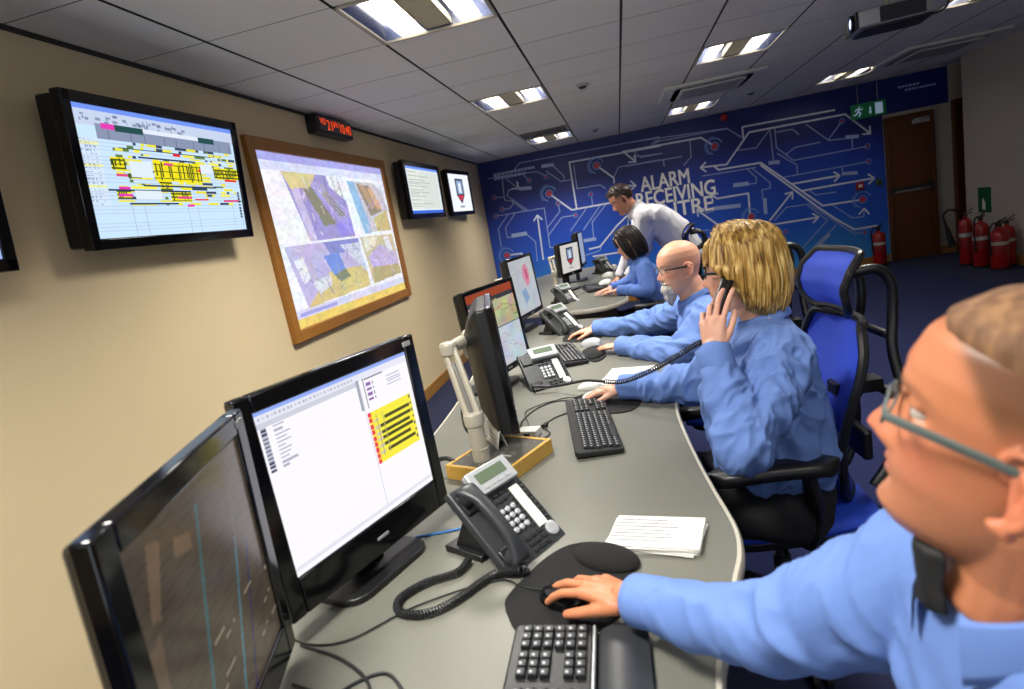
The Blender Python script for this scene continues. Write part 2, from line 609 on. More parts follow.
def cassette(x, y, label):
    t = thing('air_conditioning_cassette', label, 'air conditioner', (x, y, CEIL), 0, 'air conditioning cassettes')
    b = MB(); b.rbox((0, 0, -.016), (.95, .95, .028), .03); b.build('surround', 'white', t, bevel=.006)
    b = MB(); b.rbox((0, 0, -.0285), (.74, .74, .003), .06); b.build('slot', 'rubber', t)
    b = MB(); b.rbox((0, 0, -.036), (.62, .62, .018), .03); b.build('intake_panel', 'white', t, bevel=.004)
    b = MB()
    for i in range(10): b.box((0, -.24 + .053 * i, -.046), (.56, .006, .003))
    b.build('intake_slats', 'dark', t)
cassette(1.06, 6.85, 'square white air conditioning cassette in the middle of the ceiling')
cassette(3.5, 7.65, 'shadowed air conditioning cassette beside the right wall, above the corridor')

def detector(x, y, label, r=.05):
    t = thing('smoke_detector', label, 'smoke detector', (x, y, CEIL), 0, 'small ceiling detectors')
    b = MB(); b.lathe([(r, 0), (r, -.012), (r * .8, -.02), (0, -.021)]); b.build('base', 'silver', t)
    b = MB(); b.lathe([(r * .6, -.02), (r * .55, -.034), (0, -.038)]); b.build('sensor', 'dark', t)
detector(-.148, 5.35, 'small round detector on the tiles left of the middle groove')
detector(-.153, 8.39, 'small round detector on the ceiling close to the mural', .045)
detector(1.69, 8.0, 'round white detector beside the air conditioning cassette', .06)

# red beacon on mural top
t = thing('alarm_beacon', 'small round red fire alarm beacon at the top of the mural', 'alarm beacon', (1.62, BY - .02, 2.40))
b = MB(); b.lathe([(.05, 0), (.05, .03), (.04, .035), (0, .036)], R=rotm(pi / 2)); b.build('base', 'red', t)
b = MB(); b.lathe([(.03, .03), (.03, .06), (.02, .075), (0, .08)], R=rotm(pi / 2)); b.build('lens', mat('beacon_lens', '#d02a1a', .3), t)

# ---------------- mural
M['mural'] = None
m = bpy.data.materials.new('mural_blue'); m.use_nodes = True
nt = m.node_tree; bs = nt.nodes['Principled BSDF']; bs.inputs['Roughness'].default_value = .38
tc = nt.nodes.new('ShaderNodeTexCoord'); sp = nt.nodes.new('ShaderNodeSeparateXYZ'); nt.links.new(tc.outputs['Object'], sp.inputs[0])
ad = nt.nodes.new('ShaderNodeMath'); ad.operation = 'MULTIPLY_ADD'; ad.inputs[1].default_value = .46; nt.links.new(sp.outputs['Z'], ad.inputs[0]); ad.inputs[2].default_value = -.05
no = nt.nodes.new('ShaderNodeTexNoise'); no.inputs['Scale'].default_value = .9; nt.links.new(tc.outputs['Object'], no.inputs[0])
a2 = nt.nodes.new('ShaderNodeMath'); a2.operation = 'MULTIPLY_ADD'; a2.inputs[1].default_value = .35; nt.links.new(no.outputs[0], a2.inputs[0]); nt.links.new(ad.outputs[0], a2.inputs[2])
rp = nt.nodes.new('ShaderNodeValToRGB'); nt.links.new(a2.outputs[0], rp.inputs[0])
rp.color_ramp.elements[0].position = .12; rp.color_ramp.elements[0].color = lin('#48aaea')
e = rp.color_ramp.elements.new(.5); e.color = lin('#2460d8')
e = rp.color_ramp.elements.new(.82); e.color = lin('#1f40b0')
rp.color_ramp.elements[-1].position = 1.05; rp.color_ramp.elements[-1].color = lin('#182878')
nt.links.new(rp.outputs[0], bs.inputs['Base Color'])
M['mural'] = m
M['ink'] = mat('mural_pale_line', '#a3b8e8', .5)
M['ink2'] = mat('mural_bright_line', '#e0e7fa', .5)
M['inkr'] = mat('mural_red_dot', '#c03c50', .5)
M['ink3'] = mat('mural_faint_ring', '#6f98e4', .5)
M['inkw'] = mat('mural_letter', '#ffffff', .5)
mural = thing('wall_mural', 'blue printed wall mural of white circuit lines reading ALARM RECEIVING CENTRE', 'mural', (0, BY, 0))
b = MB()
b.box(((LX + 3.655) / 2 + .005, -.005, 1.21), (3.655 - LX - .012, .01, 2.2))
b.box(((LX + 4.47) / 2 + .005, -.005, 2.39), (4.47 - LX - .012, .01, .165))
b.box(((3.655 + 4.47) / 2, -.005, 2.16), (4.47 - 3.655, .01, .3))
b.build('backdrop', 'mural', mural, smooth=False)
MURAL_LINES = [(1, [(-1.877, 2.223), (-1.555, 2.199), (-1.357, 2.357), (0.717, 2.319)]), (1, [(-1.783, 2.228), (-1.115, 2.182), (-0.996, 2.083)]), (1, [(-1.325, 2.164), (-1.264, 2.076)]), (1, [(-1.668, 2.177), (-1.687, 1.86), (-1.578, 1.828), (-1.566, 1.772), (-1.644, 1.72), (-1.752, 1.731)]), (1, [(-1.84, 1.927), (-1.703, 1.908)]), (1, [(-1.62, 2.183), (-1.454, 1.997)]), (1, [(-1.439, 1.992), (-1.592, 2.0), (-1.638, 1.919), (-1.363, 1.644)]), (1, [(-1.577, 1.833), (-1.409, 1.647)]), (1, [(-1.878, 1.648), (-1.104, 1.633), (-1.116, 1.027), (-1.056, 1.016)]), (1, [(-1.676, 1.636), (-1.868, 1.449), (-1.869, 1.163)]), (1, [(-1.568, 1.628), (-1.751, 1.449), (-1.75, 1.29), (-1.661, 1.29)]), (1, [(-1.455, 1.305), (-1.326, 1.155), (-1.348, 0.852)]), (2, [(-1.252, 0.866), (-1.227, 1.545)]), (2, [(-0.994, 1.828), (-0.697, 1.528), (-0.074, 1.525)]), (1, [(-0.886, 1.661), (-0.876, 1.54), (-1.11, 1.329)]), (1, [(-0.651, 1.44), (-0.861, 1.448), (-1.115, 1.209)]), (1, [(-0.475, 1.511), (-0.762, 1.221)]), (1, [(-0.266, 1.516), (-0.568, 1.202)]), (1, [(-0.178, 1.515), (-0.419, 1.294), (-0.436, 1.029), (-0.567, 1.022)]), (1, [(-0.868, 2.218), (-0.733, 2.041), (-0.736, 1.984)]), (1, [(-0.982, 2.162), (-0.789, 1.973), (-0.641, 1.965)]), (2, [(-0.62, 1.538), (-0.62, 2.221), (0.7, 2.193)]), (1, [(-0.563, 2.167), (-0.566, 1.82), (-0.221, 1.813), (-0.144, 1.741)]), (2, [(-0.228, 2.095), (-0.008, 1.873), (-0.013, 1.802)]), (1, [(-0.006, 1.887), (0.085, 2.012), (0.675, 2.003)]), (2, [(0.193, 2.202), (0.334, 2.048)]), (1, [(0.325, 2.19), (0.424, 2.086), (0.686, 2.085)]), (1, [(-0.372, 1.653), (-0.376, 1.537)]), (2, [(0.145, 1.729), (0.286, 1.708)]), (2, [(-0.525, 0.9), (-0.358, 0.91), (-0.067, 1.172), (0.097, 1.289)]), (1, [(-0.599, 0.816), (-0.367, 0.852), (-0.346, 0.893)]), (2, [(-0.484, 0.781), (-0.095, 0.775)]), (2, [(-1.806, 1.023), (-1.57, 1.013), (-1.535, 0.945)]), (1, [(0.599, 2.233), (0.632, 2.268), (0.711, 2.274)]), (1, [(0.186, 2.332), (1.647, 2.249), (1.822, 2.094)]), (1, [(0.627, 2.22), (0.666, 2.262), (1.646, 2.243)]), (2, [(0.17, 2.218), (1.285, 2.193), (1.447, 2.049)]), (1, [(0.275, 2.117), (0.727, 2.084)]), (1, [(0.19, 2.005), (0.991, 1.989)]), (1, [(0.73, 1.983), (0.73, 1.9)]), (1, [(1.13, 2.179), (1.119, 1.957), (1.009, 1.862)]), (2, [(1.851, 2.072), (1.857, 2.225), (3.067, 2.201)]), (2, [(1.244, 1.783), (1.593, 1.758), (1.937, 2.135), (3.195, 2.119), (3.487, 1.809)]), (1, [(1.756, 1.922), (2.009, 1.904), (2.201, 2.103)]), (1, [(2.217, 2.11), (2.225, 1.689)]), (1, [(2.28, 2.113), (2.278, 1.857), (2.487, 1.638), (3.446, 1.639)]), (1, [(2.28, 1.776), (2.527, 1.565), (2.523, 1.446)]), (1, [(2.393, 1.737), (2.517, 1.809), (2.85, 1.813)]), (1, [(2.291, 2.063), (2.508, 2.06), (2.587, 1.971)]), (1, [(2.694, 2.085), (2.962, 1.815), (3.337, 1.787)]), (1, [(2.964, 1.831), (3.15, 2.035)]), (1, [(3.262, 1.786), (3.257, 1.636)]), (1, [(2.334, 1.433), (3.448, 1.433)]), (1, [(3.106, 1.42), (3.111, 1.355)]), (2, [(1.416, 1.772), (1.474, 1.705), (2.051, 1.691), (2.819, 0.943), (3.34, 0.932)]), (2, [(2.048, 1.659), (2.756, 0.932), (2.988, 0.714), (3.207, 0.535), (3.498, 0.539)]), (1, [(2.636, 1.004), (3.203, 0.475), (3.335, 0.472)]), (2, [(2.444, 1.32), (3.062, 1.316)]), (2, [(2.559, 1.2), (3.508, 1.198)]), (1, [(1.239, 1.66), (1.983, 1.639)]), (1, [(1.856, 1.647), (1.978, 1.492), (1.961, 1.422), (1.849, 1.424)]), (1, [(1.934, 1.632), (2.15, 1.393), (2.142, 1.311), (2.031, 1.316), (2.034, 1.182)]), (2, [(1.837, 0.983), (1.843, 1.301), (1.413, 1.305), (1.338, 1.373)]), (2, [(1.387, 0.921), (1.118, 1.193)]), (1, [(1.221, 1.129), (1.345, 1.141)]), (2, [(2.1, 0.867), (2.427, 1.201)]), (1, [(2.164, 0.856), (2.337, 1.009), (2.605, 1.0), (2.865, 0.729), (2.455, 0.346)]), (2, [(2.11, 0.798), (2.738, 0.792)]), (1, [(2.85, 0.531), (2.976, 0.642)]), (1, [(2.666, 1.179), (2.739, 1.11), (3.001, 1.1)]), (1, [(2.942, 0.931), (3.188, 0.704), (3.34, 0.693), (3.352, 0.789)]), (1, [(0.982, 0.896), (1.265, 0.874)]), (1, [(0.915, 0.769), (1.354, 0.778)])]
MURAL_ARROWS = [((-1.62, 2.183), (-1.445, 1.993)), ((-1.252, 0.866), (-1.227, 1.545)), ((0.193, 2.202), (0.338, 2.041)), ((0.145, 1.729), (0.294, 1.706)), ((1.593, 1.758), (1.23, 1.782)), ((3.195, 2.119), (3.495, 1.801)), ((2.444, 1.32), (3.071, 1.314)), ((2.559, 1.2), (3.508, 1.198)), ((1.413, 1.305), (1.332, 1.374)), ((1.387, 0.921), (1.112, 1.201)), ((2.1, 0.867), (2.434, 1.207)), ((2.174, 0.793), (2.751, 0.793)), ((3.34, 0.693), (3.353, 0.805))]
MURAL_LABELS = [((-1.431, 1.984), (-1.254, 1.965), 0.05), ((-1.665, 1.306), (-1.449, 1.304), 0.06), ((-1.029, 2.243), (-0.865, 2.234), 0.05), ((3.189, 1.814), (3.337, 1.796), 0.05), ((2.166, 1.665), (2.291, 1.654), 0.05), ((3.109, 1.332), (3.29, 1.31), 0.045), ((1.664, 1.449), (1.85, 1.437), 0.055), ((2.056, 1.178), (2.05, 0.978), 0.05), ((1.349, 1.174), (1.707, 1.149), 0.055), ((2.687, 0.384), (2.865, 0.522), 0.055), ((-0.579, 1.039), (-0.414, 1.037), 0.05)]
MURAL_NODES = [((-0.994, 1.828), 1), ((-0.228, 2.095), 1), ((-1.806, 1.023), 1), ((-0.376, 1.703), 0), ((-0.651, 1.44), 0), ((-1.264, 2.076), 0), ((-1.84, 1.927), 0), ((-1.752, 1.731), 0), ((-0.996, 2.083), 0), ((-0.886, 1.661), 0), ((1.456, 2.038), 1), ((3.34, 0.932), 1), ((1.851, 0.963), 1), ((3.446, 1.639), 0), ((3.448, 1.433), 0), ((3.335, 0.472), 0), ((3.15, 2.035), 0), ((2.29, 0.664), 0), ((-1.869, 1.646), 0)]

def ribbon(mb, pts, w, mi, y=-.013):
    P = [V((p[0], 0, p[1])) for p in pts]
    for i in range(len(P) - 1):
        a, c = P[i], P[i + 1]
        d = (c - a)
        if d.length < 1e-6: continue
        d.normalize(); n = V((-d.z, 0, d.x)) * w / 2
        e = d * w * .25
        q = [a - n - e, c - n + e, c + n + e, a + n - e]
        yy = y - .0002 * (len(mb.f) % 7)
        mb.add([(p.x, yy, p.z) for p in q], [(0, 1, 2, 3)], mi)
def disc(mb, c, r0, r1, mi, y=-.0155, a0=0, a1=2 * pi, n=20):
    vs = []
    for k in range(n + 1):
        w = a0 + (a1 - a0) * k / n
        vs += [(c[0] + r0 * cos(w), y, c[1] + r0 * sin(w)), (c[0] + r1 * cos(w), y, c[1] + r1 * sin(w))]
    mb.add(vs, [(2 * k, 2 * k + 1, 2 * k + 3, 2 * k + 2) for k in range(n)], mi)
b = MB()
for w, pts in MURAL_LINES:
    ribbon(b, pts, .024 if w == 2 else .012, 1 if w == 2 else 0)
for pts in MURAL_ARROWS:   # arrow heads at last point
    a, c = V((pts[0][0], 0, pts[0][1])), V((pts[1][0], 0, pts[1][1]))
    d = (c - a).normalized(); n = V((-d.z, 0, d.x))
    for s in (-1, 1):
        q = c - d * .075 + n * s * .065
        ribbon(b, [(q.x, q.z), (c.x, c.z)], .022, 1)
for (x0, z0), (x1, z1), h in MURAL_LABELS:
    ribbon(b, [(x0, z0), (x1, z1)], h, 2, -.0145)
b.build('circuit_lines', ['ink', 'ink2', 'ink'], mural, smooth=False)
for (x, z), big in MURAL_NODES:
    b = MB()
    if big:
        disc(b, (x, z), 0, .042, 0); disc(b, (x, z), .05, .062, 1)
        disc(b, (x, z), .1, .118, 1, a0=.3, a1=4.4); disc(b, (x, z), .13, .14, 1, a0=1.6, a1=3.9)
    else:
        disc(b, (x, z), 0, .018, 0); disc(b, (x, z), .03, .04, 1)
    b.build('circuit_node', ['inkr', 'ink3'], mural, smooth=False)
b = MB()
for txt, x, z, sz in (('ALARM', .36, 1.6, .3), ('RECEIVING', .255, 1.38, .3), ('CENTRE', .255, 1.16, .3)):
    vs, fs = text_mesh(txt, sz, 0, 0, space=.98)
    X = max(p.x for p in vs)
    wx = {'ALARM': .86, 'RECEIVING': 1.13, 'CENTRE': 1.10}[txt] / X
    wx = {'ALARM': .70, 'RECEIVING': 1.145, 'CENTRE': 1.09}[txt] / X
    for q, (dx, dz) in enumerate(((0, 0), (.005, .004), (-.005, .004), (.005, -.004), (-.005, -.004))):
        b.add([(x + p.x * wx + dx, -.016 - q * .0002, z + p.y + dz) for p in vs], fs)
b.build('lettering', 'inkw', mural, smooth=False)
b = MB()   # faint small print top left and on the dark band over the doors
for r, (x0, x1, z) in enumerate(((-1.79, -1.17, 2.235), (-1.79, -1.32, 2.175))):
    x = x0
    rr = random.Random(r)
    while x < x1:
        w = rr.uniform(.02, .06); b.add([(x, -.014, z), (x + w, -.014, z), (x + w, -.014, z + .04), (x, -.014, z + .04)], [(0, 1, 2, 3)]); x += w + .012
for r, (x0, x1, z) in enumerate(((3.87, 4.1, 2.31), (3.95, 4.33, 2.26))):
    x = x0
    rr = random.Random(r + 5)
    while x < x1:
        w = rr.uniform(.015, .04); b.add([(x, -.014, z), (x + w, -.014, z), (x + w, -.014, z + .028), (x, -.014, z + .028)], [(0, 1, 2, 3)]); x += w + .01
b.build('small_print', 'ink', mural, smooth=False)

# call points and exit sign on the back wall
t = thing('fire_call_point', 'small red fire call point box on the mural', 'call point', (3.31, BY - .016, 1.125))
b = MB(); b.box((0, -.02, 0), (.1, .04, .1)); b.build('housing', 'red', t, bevel=.006)
b = MB(); b.box((0, -.041, 0), (.05, .004, .04)); b.build('glass', 'white', t)
t = thing('door_release_button', 'small dark green door release box beside the door', 'switch', (3.555, BY - .016, 1.13))
b = MB(); b.box((0, -.018, 0), (.075, .036, .085)); b.build('housing', mat('olive_box', '#4a5a2c', .5), t, bevel=.005)
b = MB(); b.lathe([(.018, 0), (.018, .012), (0, .014)], (0, -.036, 0), R=rotm(pi / 2)); b.build('button', 'dark', t)
t = thing('exit_sign', 'green hanging exit sign with a white running man and door', 'exit sign', (3.40, BY - .25, 2.10), -.02)
b = MB(); b.box((0, 0, 0), (.42, .03, .19)); b.build('panel', mat('exit_green', '#0b6b3c', .4, emit='#0a7a45', es=.04), t, bevel=.004)
b = MB(); b.tube([(-.12, 0, .09), (-.12, 0, CEIL - 2.10)], .005); b.tube([(.12, 0, .09), (.12, 0, CEIL - 2.10)], .005); b.build('hanger', 'chrome', t)
b = MB(); yy = -.0165
def q2(pts): b.add([(p[0], yy, p[1]) for p in pts], [tuple(range(len(pts)))])
b.tube([(-.11, yy, .055), (-.11, yy - .001, .056)], .014, 10)
for pts, r in (([(-.115, .035), (-.125, .0)], .013), ([(-.125, .0), (-.1, -.03), (-.12, -.065)], .009), ([(-.125, 0), (-.15, -.035), (-.185, -.04)], .009), ([(-.115, .035), (-.09, .015), (-.07, .03)], .007), ([(-.115, .035), (-.15, .03), (-.165, .005)], .007)):
    b.tube([(x, yy, z) for x, z in pts], r, 6, flat=1)
b.box((.02, yy, .0), (.018, .003, .07)); b.add([(.0, yy - .002, -.03), (.04, yy - .002, -.03), (.02, yy - .002, -.06)], [(0, 1, 2)])
b.box((.125, yy, 0), (.09, .003, .14))
b.build('pictogram', mat('exit_white', '#cfe4ff', .4, emit='#bcd6ff', es=.15), t, smooth=False)

t = thing('manual_release_sign', 'green square safety box on the right wall above the extinguishers', 'sign', (RX - .006, 8.5, .735))
b = MB(); b.box((0, 0, 0), (.012, .26, .3)); b.build('plate', 'green', t, bevel=.003)
b = MB(); b.box((-.009, -.0, -.07), (.006, .06, .09)); b.add([(-.013, -.03, -.02), (-.013, .03, -.02), (-.013, 0, .03)], [(0, 1, 2)]); b.build('symbol', 'paper', t, smooth=False)

# ---------------- fire extinguishers
def extinguisher(x, y, label, h=.5, r=.075, co2=False, rz=0, stripe='paper_grey'):
    t = thing('fire_extinguisher', label, 'fire extinguisher', (x, y, .0), rz, 'red fire extinguishers')
    b = MB(); b.lathe([(0, .0), (r * .85, .0), (r, .02), (r, h * .86), (r * .93, h * .93), (r * .6, h * .985), (.022, h), (.022, h + .03), (0, h + .03)]); b.build('cylinder', 'red', t)
    b = MB(); b.lathe([(r * .96, 0), (r * 1.03, .0), (r * 1.03, .03), (r * .96, .03)]); b.build('foot_ring', 'rubber', t)
    b = MB(); b.lathe([(r + .001, h * .42), (r + .002, h * .43), (r + .002, h * .75), (r + .001, h * .76)])
    b.build('label_wrap', mat('ext_label', '#8d2020', .5), t)
    b = MB(); b.lathe([(r + .003, h * .62), (r + .003, h * .70)], n=28); b.build('colour_band', stripe, t)
    b = MB(); b.lathe([(.02, h + .02), (.025, h + .03), (.02, h + .06), (0, h + .06)]); b.box((.03, 0, h + .055), (.09, .018, .012), rotm(0, -.3, 0)); b.box((.035, 0, h + .085), (.11, .02, .01), rotm(0, -.55, 0)); b.build('valve_lever', 'black', t, bevel=.003)
    b = MB()
    if co2:
        b.tube(smooth_path([(-.02, 0, h + .04), (-.08, -.02, h + .1), (-.16, -.04, h + .13), (-.22, -.05, h + .08), (-.21, -.05, h)], 8), .012, 8)
        b.lathe([(.014, 0), (.018, -.06), (.03, -.16), (.042, -.32), (.038, -.32), (.0, -.1)], (-.21, -.05, h), 16, rotm(0, -.22, 0))
    else:
        b.tube(smooth_path([(-.015, 0, h + .04), (-.06, 0, h + .07), (-r - .025, 0, h), (-r - .02, 0, h * .6), (-r - .01, 0, h * .35)], 8), .009, 8)
    b.build('hose', 'rubber', t)
    return t
extinguisher(3.44, 9.33, 'single red fire extinguisher standing below the mural beside the brown door', .47, .085, rz=.4)
extinguisher(4.02, 8.3, 'tall red extinguisher with a black horn hose, first of the cluster by the right wall', .57, .07, True, rz=-.3)
extinguisher(4.04, 8.02, 'red extinguisher in the middle of the cluster by the right wall', .53, .08, rz=.5)
extinguisher(4.07, 7.72, 'red extinguisher with a cream band, closest to the right wall', .46, .085, rz=.2, stripe='beige')
extinguisher(4.23, 7.88, 'red extinguisher with a cream band tucked against the right wall skirting', .46, .08, rz=-.2, stripe='beige')

# ================================================================== WALL SCREENS
M['screen'] = attr_mat('screen_picture', .25, 1.0, base=False)
M['screen_dim'] = attr_mat('screen_picture_soft', .18, .75, base=False)

def schedule_canvas(w=240, h=140, seed=3, dense=True):
    c = Canvas(w, h, '#c6e2fa')
    r = random.Random(seed)
    c.rect(0, 0, 1, .035, '#6f93f0'); c.rect(0, .035, 1, .15, '#c4cfe8')
    for i in range(40):
        x = .02 + r.random() * .6; y = .05 + r.random() * .06; c.rect(x, y, x + .006 + r.random() * .02, y + .02, '#5a6c8e', .7)
    c.rect(.1, .13, .98, .24, '#8792ae'); c.rect(.13, .125, .2, .165, '#e23bb0'); c.rect(.2, .125, .36, .175, '#1d4c4c'); c.rect(.72, .12, .84, .17, '#1d4c4c'); c.rect(.36, .12, .72, .16, '#dfe6f4')
    for i in range(22): c.rect(.12 + i * .04, .17, .122 + i * .04, .24, '#5b6685')
    for j in range(28): c.rect(0, .24 + j * .027, 1, .245 + j * .027, '#bccbe6')
    for i in range(13): c.rect(.14 + i * .07, .74, .142 + i * .07, 1, '#a9bcdc')
    for j in range(19):
        y = .245 + j * .027
        c.rect(.0, y, .1, y + .02, '#f4f08a' if j % 6 == 1 else '#d7e4f4', .8)
        for i in range(4): c.rect(.01 + i * .02, y + .004, .01 + i * .02 + r.random() * .015, y + .014, '#5a6c9a', .6)
        n = r.randint(7, 13)
        for i in range(n):
            x = .14 + r.random() * .8; wd = r.choice((.02, .04, .08)); col = r.choice(('#e9e23a', '#f3ea4d', '#34455c', '#e9e23a', '#5c7c3a'))
            c.rect(x, y, x + wd, y + .02, col)
    def block(x0, x1, y0, y1):
        c.rect(x0, y0, x1, y1, '#f0e11e')
        x = x0
        while x < x1:
            if r.random() < .5: c.rect(x, y0 + r.random() * .03, x + .008, y1 - r.random() * .04, '#3c4a1c')
            x += .012
        for k in range(3):
            yy = y0 + (y1 - y0) * (k + .5) / 3; c.rect(x0, yy, x1, yy + .012, '#4c5a1a')
    block(.14, .22, .37, .47); block(.38, .7, .37, .54); block(.8, 1, .39, .5); block(.4, .48, .54, .62); block(.22, .3, .49, .52); block(.46, .6, .63, .72); block(.14, .22, .62, .7)
    for x, y, wd in ((.16, .5, .06), (.16, .6, .06), (.15, .66, .08), (.45, .385, .06), (.5, .67, .1), (.62, .69, .1), (.56, .745, .05), (.68, .42, .06), (.88, .5, .1), (.84, .7, .14), (.52, .3, .05)):
        c.rect(x, y, x + wd, y + .02, r.choice(('#e2262e', '#e23bb0', '#d84a86')))
    for x, y, wd in ((.2, .29, .6), (.3, .35, .36), (.1, .62, .5), (.3, .58, .5), (.2, .73, .3)): c.rect(x, y, x + wd, y + .013, '#2c3c5c')
    for x0, x1, y0, y1 in ((.24, .37, .39, .52), (.7, .79, .37, .46), (.24, .4, .63, .7)): c.rect(x0, y0, x1, y1, '#dde9f2')
    for j in range(9): c.rect(.965, .62 + j * .03, .985, .64 + j * .03, '#28324a')
    c.noise(.06)
    return c

def wall_screen(label, c, yaw, tilt, W, H, canvas, group='wall-mounted flat screens', bezel=.045, depth=.11, back=.08, strength='screen', name='wall_screen'):
    """c: centre of the front face; yaw: direction it faces"""
    t = thing(name, label, 'screen', c, 0, group, rot=(0, 0, yaw + pi / 2))
    R = rotm(tilt, 0, 0)           # local -Y faces the viewer
    b = MB()
    for s in (-1, 1):
        b.box(R @ V((s * (W / 2 - bezel / 2), .02, 0)), (bezel, .045, H), R)
        b.box(R @ V((0, .02, s * (H / 2 - bezel / 2))), (W - .01, .045, bezel), R)
    b.build('bezel', 'gloss', t, bevel=.005)
    b = MB(); b.box(R @ V((0, .045 + depth / 2, 0)), (W - .02, depth, H - .02), R); b.box(R @ V((0, .02, 0)), (W - bezel * 2 + .01, .02, H - bezel * 2 + .01), R)
    b.build('casing', 'black', t, bevel=.02)
    b = MB(); b.box((0, .04 + depth + back / 2, 0), (.3, back + .06, .2)); b.build('wall_bracket', 'black', t, bevel=.004)
    canvas.build('display', W - 2 * bezel, H - 2 * bezel, strength, t, R @ V((0, .008, 0)), R)
    return t

sc1 = wall_screen('large black wall screen showing a yellow and white schedule table', (-1.88, 2.509, 1.943), radians(-1.2), radians(5.9), 1.01, .577, schedule_canvas(), bezel=.042, depth=.075, back=.05)
c0 = Canvas(20, 12, '#9db6e8')
wall_screen('black wall screen cut off by the left picture edge', (-1.88, 1.185, 1.90), 0, radians(5.9), 1.01, .577, c0, bezel=.042, depth=.075, back=.05)
c3 = Canvas(90, 60, '#dfe9ee'); c3.rect(0, 0, 1, .05, '#6f93f0'); c3.rect(0, .93, 1, 1, '#3a68d8'); c3.rect(.04, .08, .96, .9, '#d4dcd6'); c3.rect(.04, .08, .4, .9, '#dfe4da')
for j in range(18): c3.rect(.06, .1 + j * .043, .3 + .5 * ((j * 37) % 11) / 11, .112 + j * .043, '#a9b4b4')
def crest(c, x, y, s, bg='#eef3fb'):
    asp = c.w / c.h
    c.poly([(x - .16 * s, y - .3 * s), (x + .16 * s, y - .3 * s), (x + .16 * s, y + .1 * s), (x, y + .3 * s), (x - .16 * s, y + .1 * s)], '#2a3148')
    c.poly([(x - .12 * s, y - .26 * s), (x + .12 * s, y - .26 * s), (x + .12 * s, y + .06 * s), (x - .12 * s, y + .06 * s)], '#8fa9cf')
    c.poly([(x - .04 * s, y - .2 * s), (x + .05 * s, y - .2 * s), (x + .05 * s, y + .04 * s), (x - .04 * s, y + .04 * s)], '#eef3fb')
    c.poly([(x - .15 * s, y + .09 * s), (x + .15 * s, y + .09 * s), (x + .02, y + .22 * s), (x - .02, y + .22 * s)], '#c63a48')
    c.rect(x - .1 * s, y + .34 * s, x + .1 * s, y + .38 * s, '#8a93a5')
c4 = Canvas(90, 60, '#eef3fb'); crest(c4, .5, .46, 1.15)
def wide(label, pts): pass
wall_screen('medium black wall screen with pale list, next to the wooden frame', (-1.89, 6.22, 1.968), radians(-1), radians(1.6), 1.117, .553, c3, bezel=.05, depth=.06, back=.05)
wall_screen('medium black wall screen with a shield crest, closest to the mural', (-1.93, 7.84, 1.985), radians(-3.9), radians(1), .92, .56, c4, bezel=.05, depth=.05, back=.04)

# ---------------- clock
t = thing('led_clock', 'narrow black digital clock with orange figures above the wooden frame', 'clock', (LX + .045, 4.47, 2.40), 0, rot=(0, 0, pi / 2))
b = MB(); b.box((0, 0, 0), (.58, .09, .125)); b.build('housing', 'black', t, bevel=.01)
b = MB(); b.box((0, -.0455, 0), (.53, .004, .095)); b.build('window', mat('clock_window', '#220806', .15), t)
M['led'] = mat('led_orange', '#ff5a1c', .4, emit='#ff4a10', es=1.1)
b = MB()
for txt, x0, x1, z, s in (('WED', -.25, -.165, -.005, .06), ('21', -.15, -.07, -.036, .1), ('JAN', -.055, .03, -.005, .06), ('10:40', .06, .25, -.036, .1)):
    vs, fs = text_mesh(txt, s, 0, -.0005)
    m0, m1 = min(p.x for p in vs), max(p.x for p in vs)
    b.add([(x0 + (p.x - m0) / (m1 - m0) * (x1 - x0), -.049, z + p.y) for p in vs], fs)
b.build('figures', 'led', t, smooth=False)

# ---------------- framed projection
t = thing('projection_screen', 'large oak-framed projected picture of four camera views on the left wall', 'projection screen', (LX, 4.395, .16), 0, rot=(0, 0, pi / 2))
t.location = (LX, 4.395, 1.622)
W, H, fw = 2.13, 1.235, .075
b = MB()
for s in (-1, 1):
    b.box((s * (W / 2 - fw / 2), -.018, 0), (fw, .036, H)); b.box((0, -.018, s * (H / 2 - fw / 2)), (W - 2 * fw, .034, fw))
b.build('frame', 'wood', t, bevel=.006)
c = Canvas(210, 130, '#eef0fb')
c.rect(0, 0, 1, .05, '#9b9be8'); c.rect(0, .05, 1, .1, '#d5dcf8'); c.rect(0, .95, 1, 1, '#e6c62a'); c.rect(0, .9, 1, .95, '#cfd0f0'); c.rect(.04, .915, .3, .935, '#8f8fd8')
P = c.poly
# upper left view: road and verge seen from above
P([(.13, .1), (.56, .1), (.58, .52), (.22, .52)], '#8f7fd0'); P([(.13, .1), (.36, .1), (.3, .19), (.17, .2)], '#d8c77a'); P([(.44, .1), (.56, .1), (.57, .27), (.45, .17)], '#e8ecf4')
P([(.25, .2), (.31, .18), (.44, .42), (.34, .43)], '#6d6a46'); P([(.37, .22), (.42, .2), (.54, .36), (.48, .38)], '#665f52'); P([(.17, .2), (.22, .19), (.27, .52), (.22, .52)], '#c3b6e6')
P([(.43, .42), (.56, .38), (.58, .5), (.46, .51)], '#7f6fe0')
for k in range(5): c.line(.30 + .012 * k, .15, .56, .5 - .04 * k, .004, '#b9aef0')
c.line(.42, .11, .42, .2, .006, '#4a4a7a'); c.line(.48, .11, .5, .22, .006, '#8a8ab0'); c.line(.53, .11, .55, .3, .006, '#5a5a90')
P([(.0, .1), (.12, .1), (.2, .52), (.0, .52)], '#f3f4fb'); P([(.58, .1), (.62, .1), (.66, .52), (.6, .52)], '#f2f6fb')
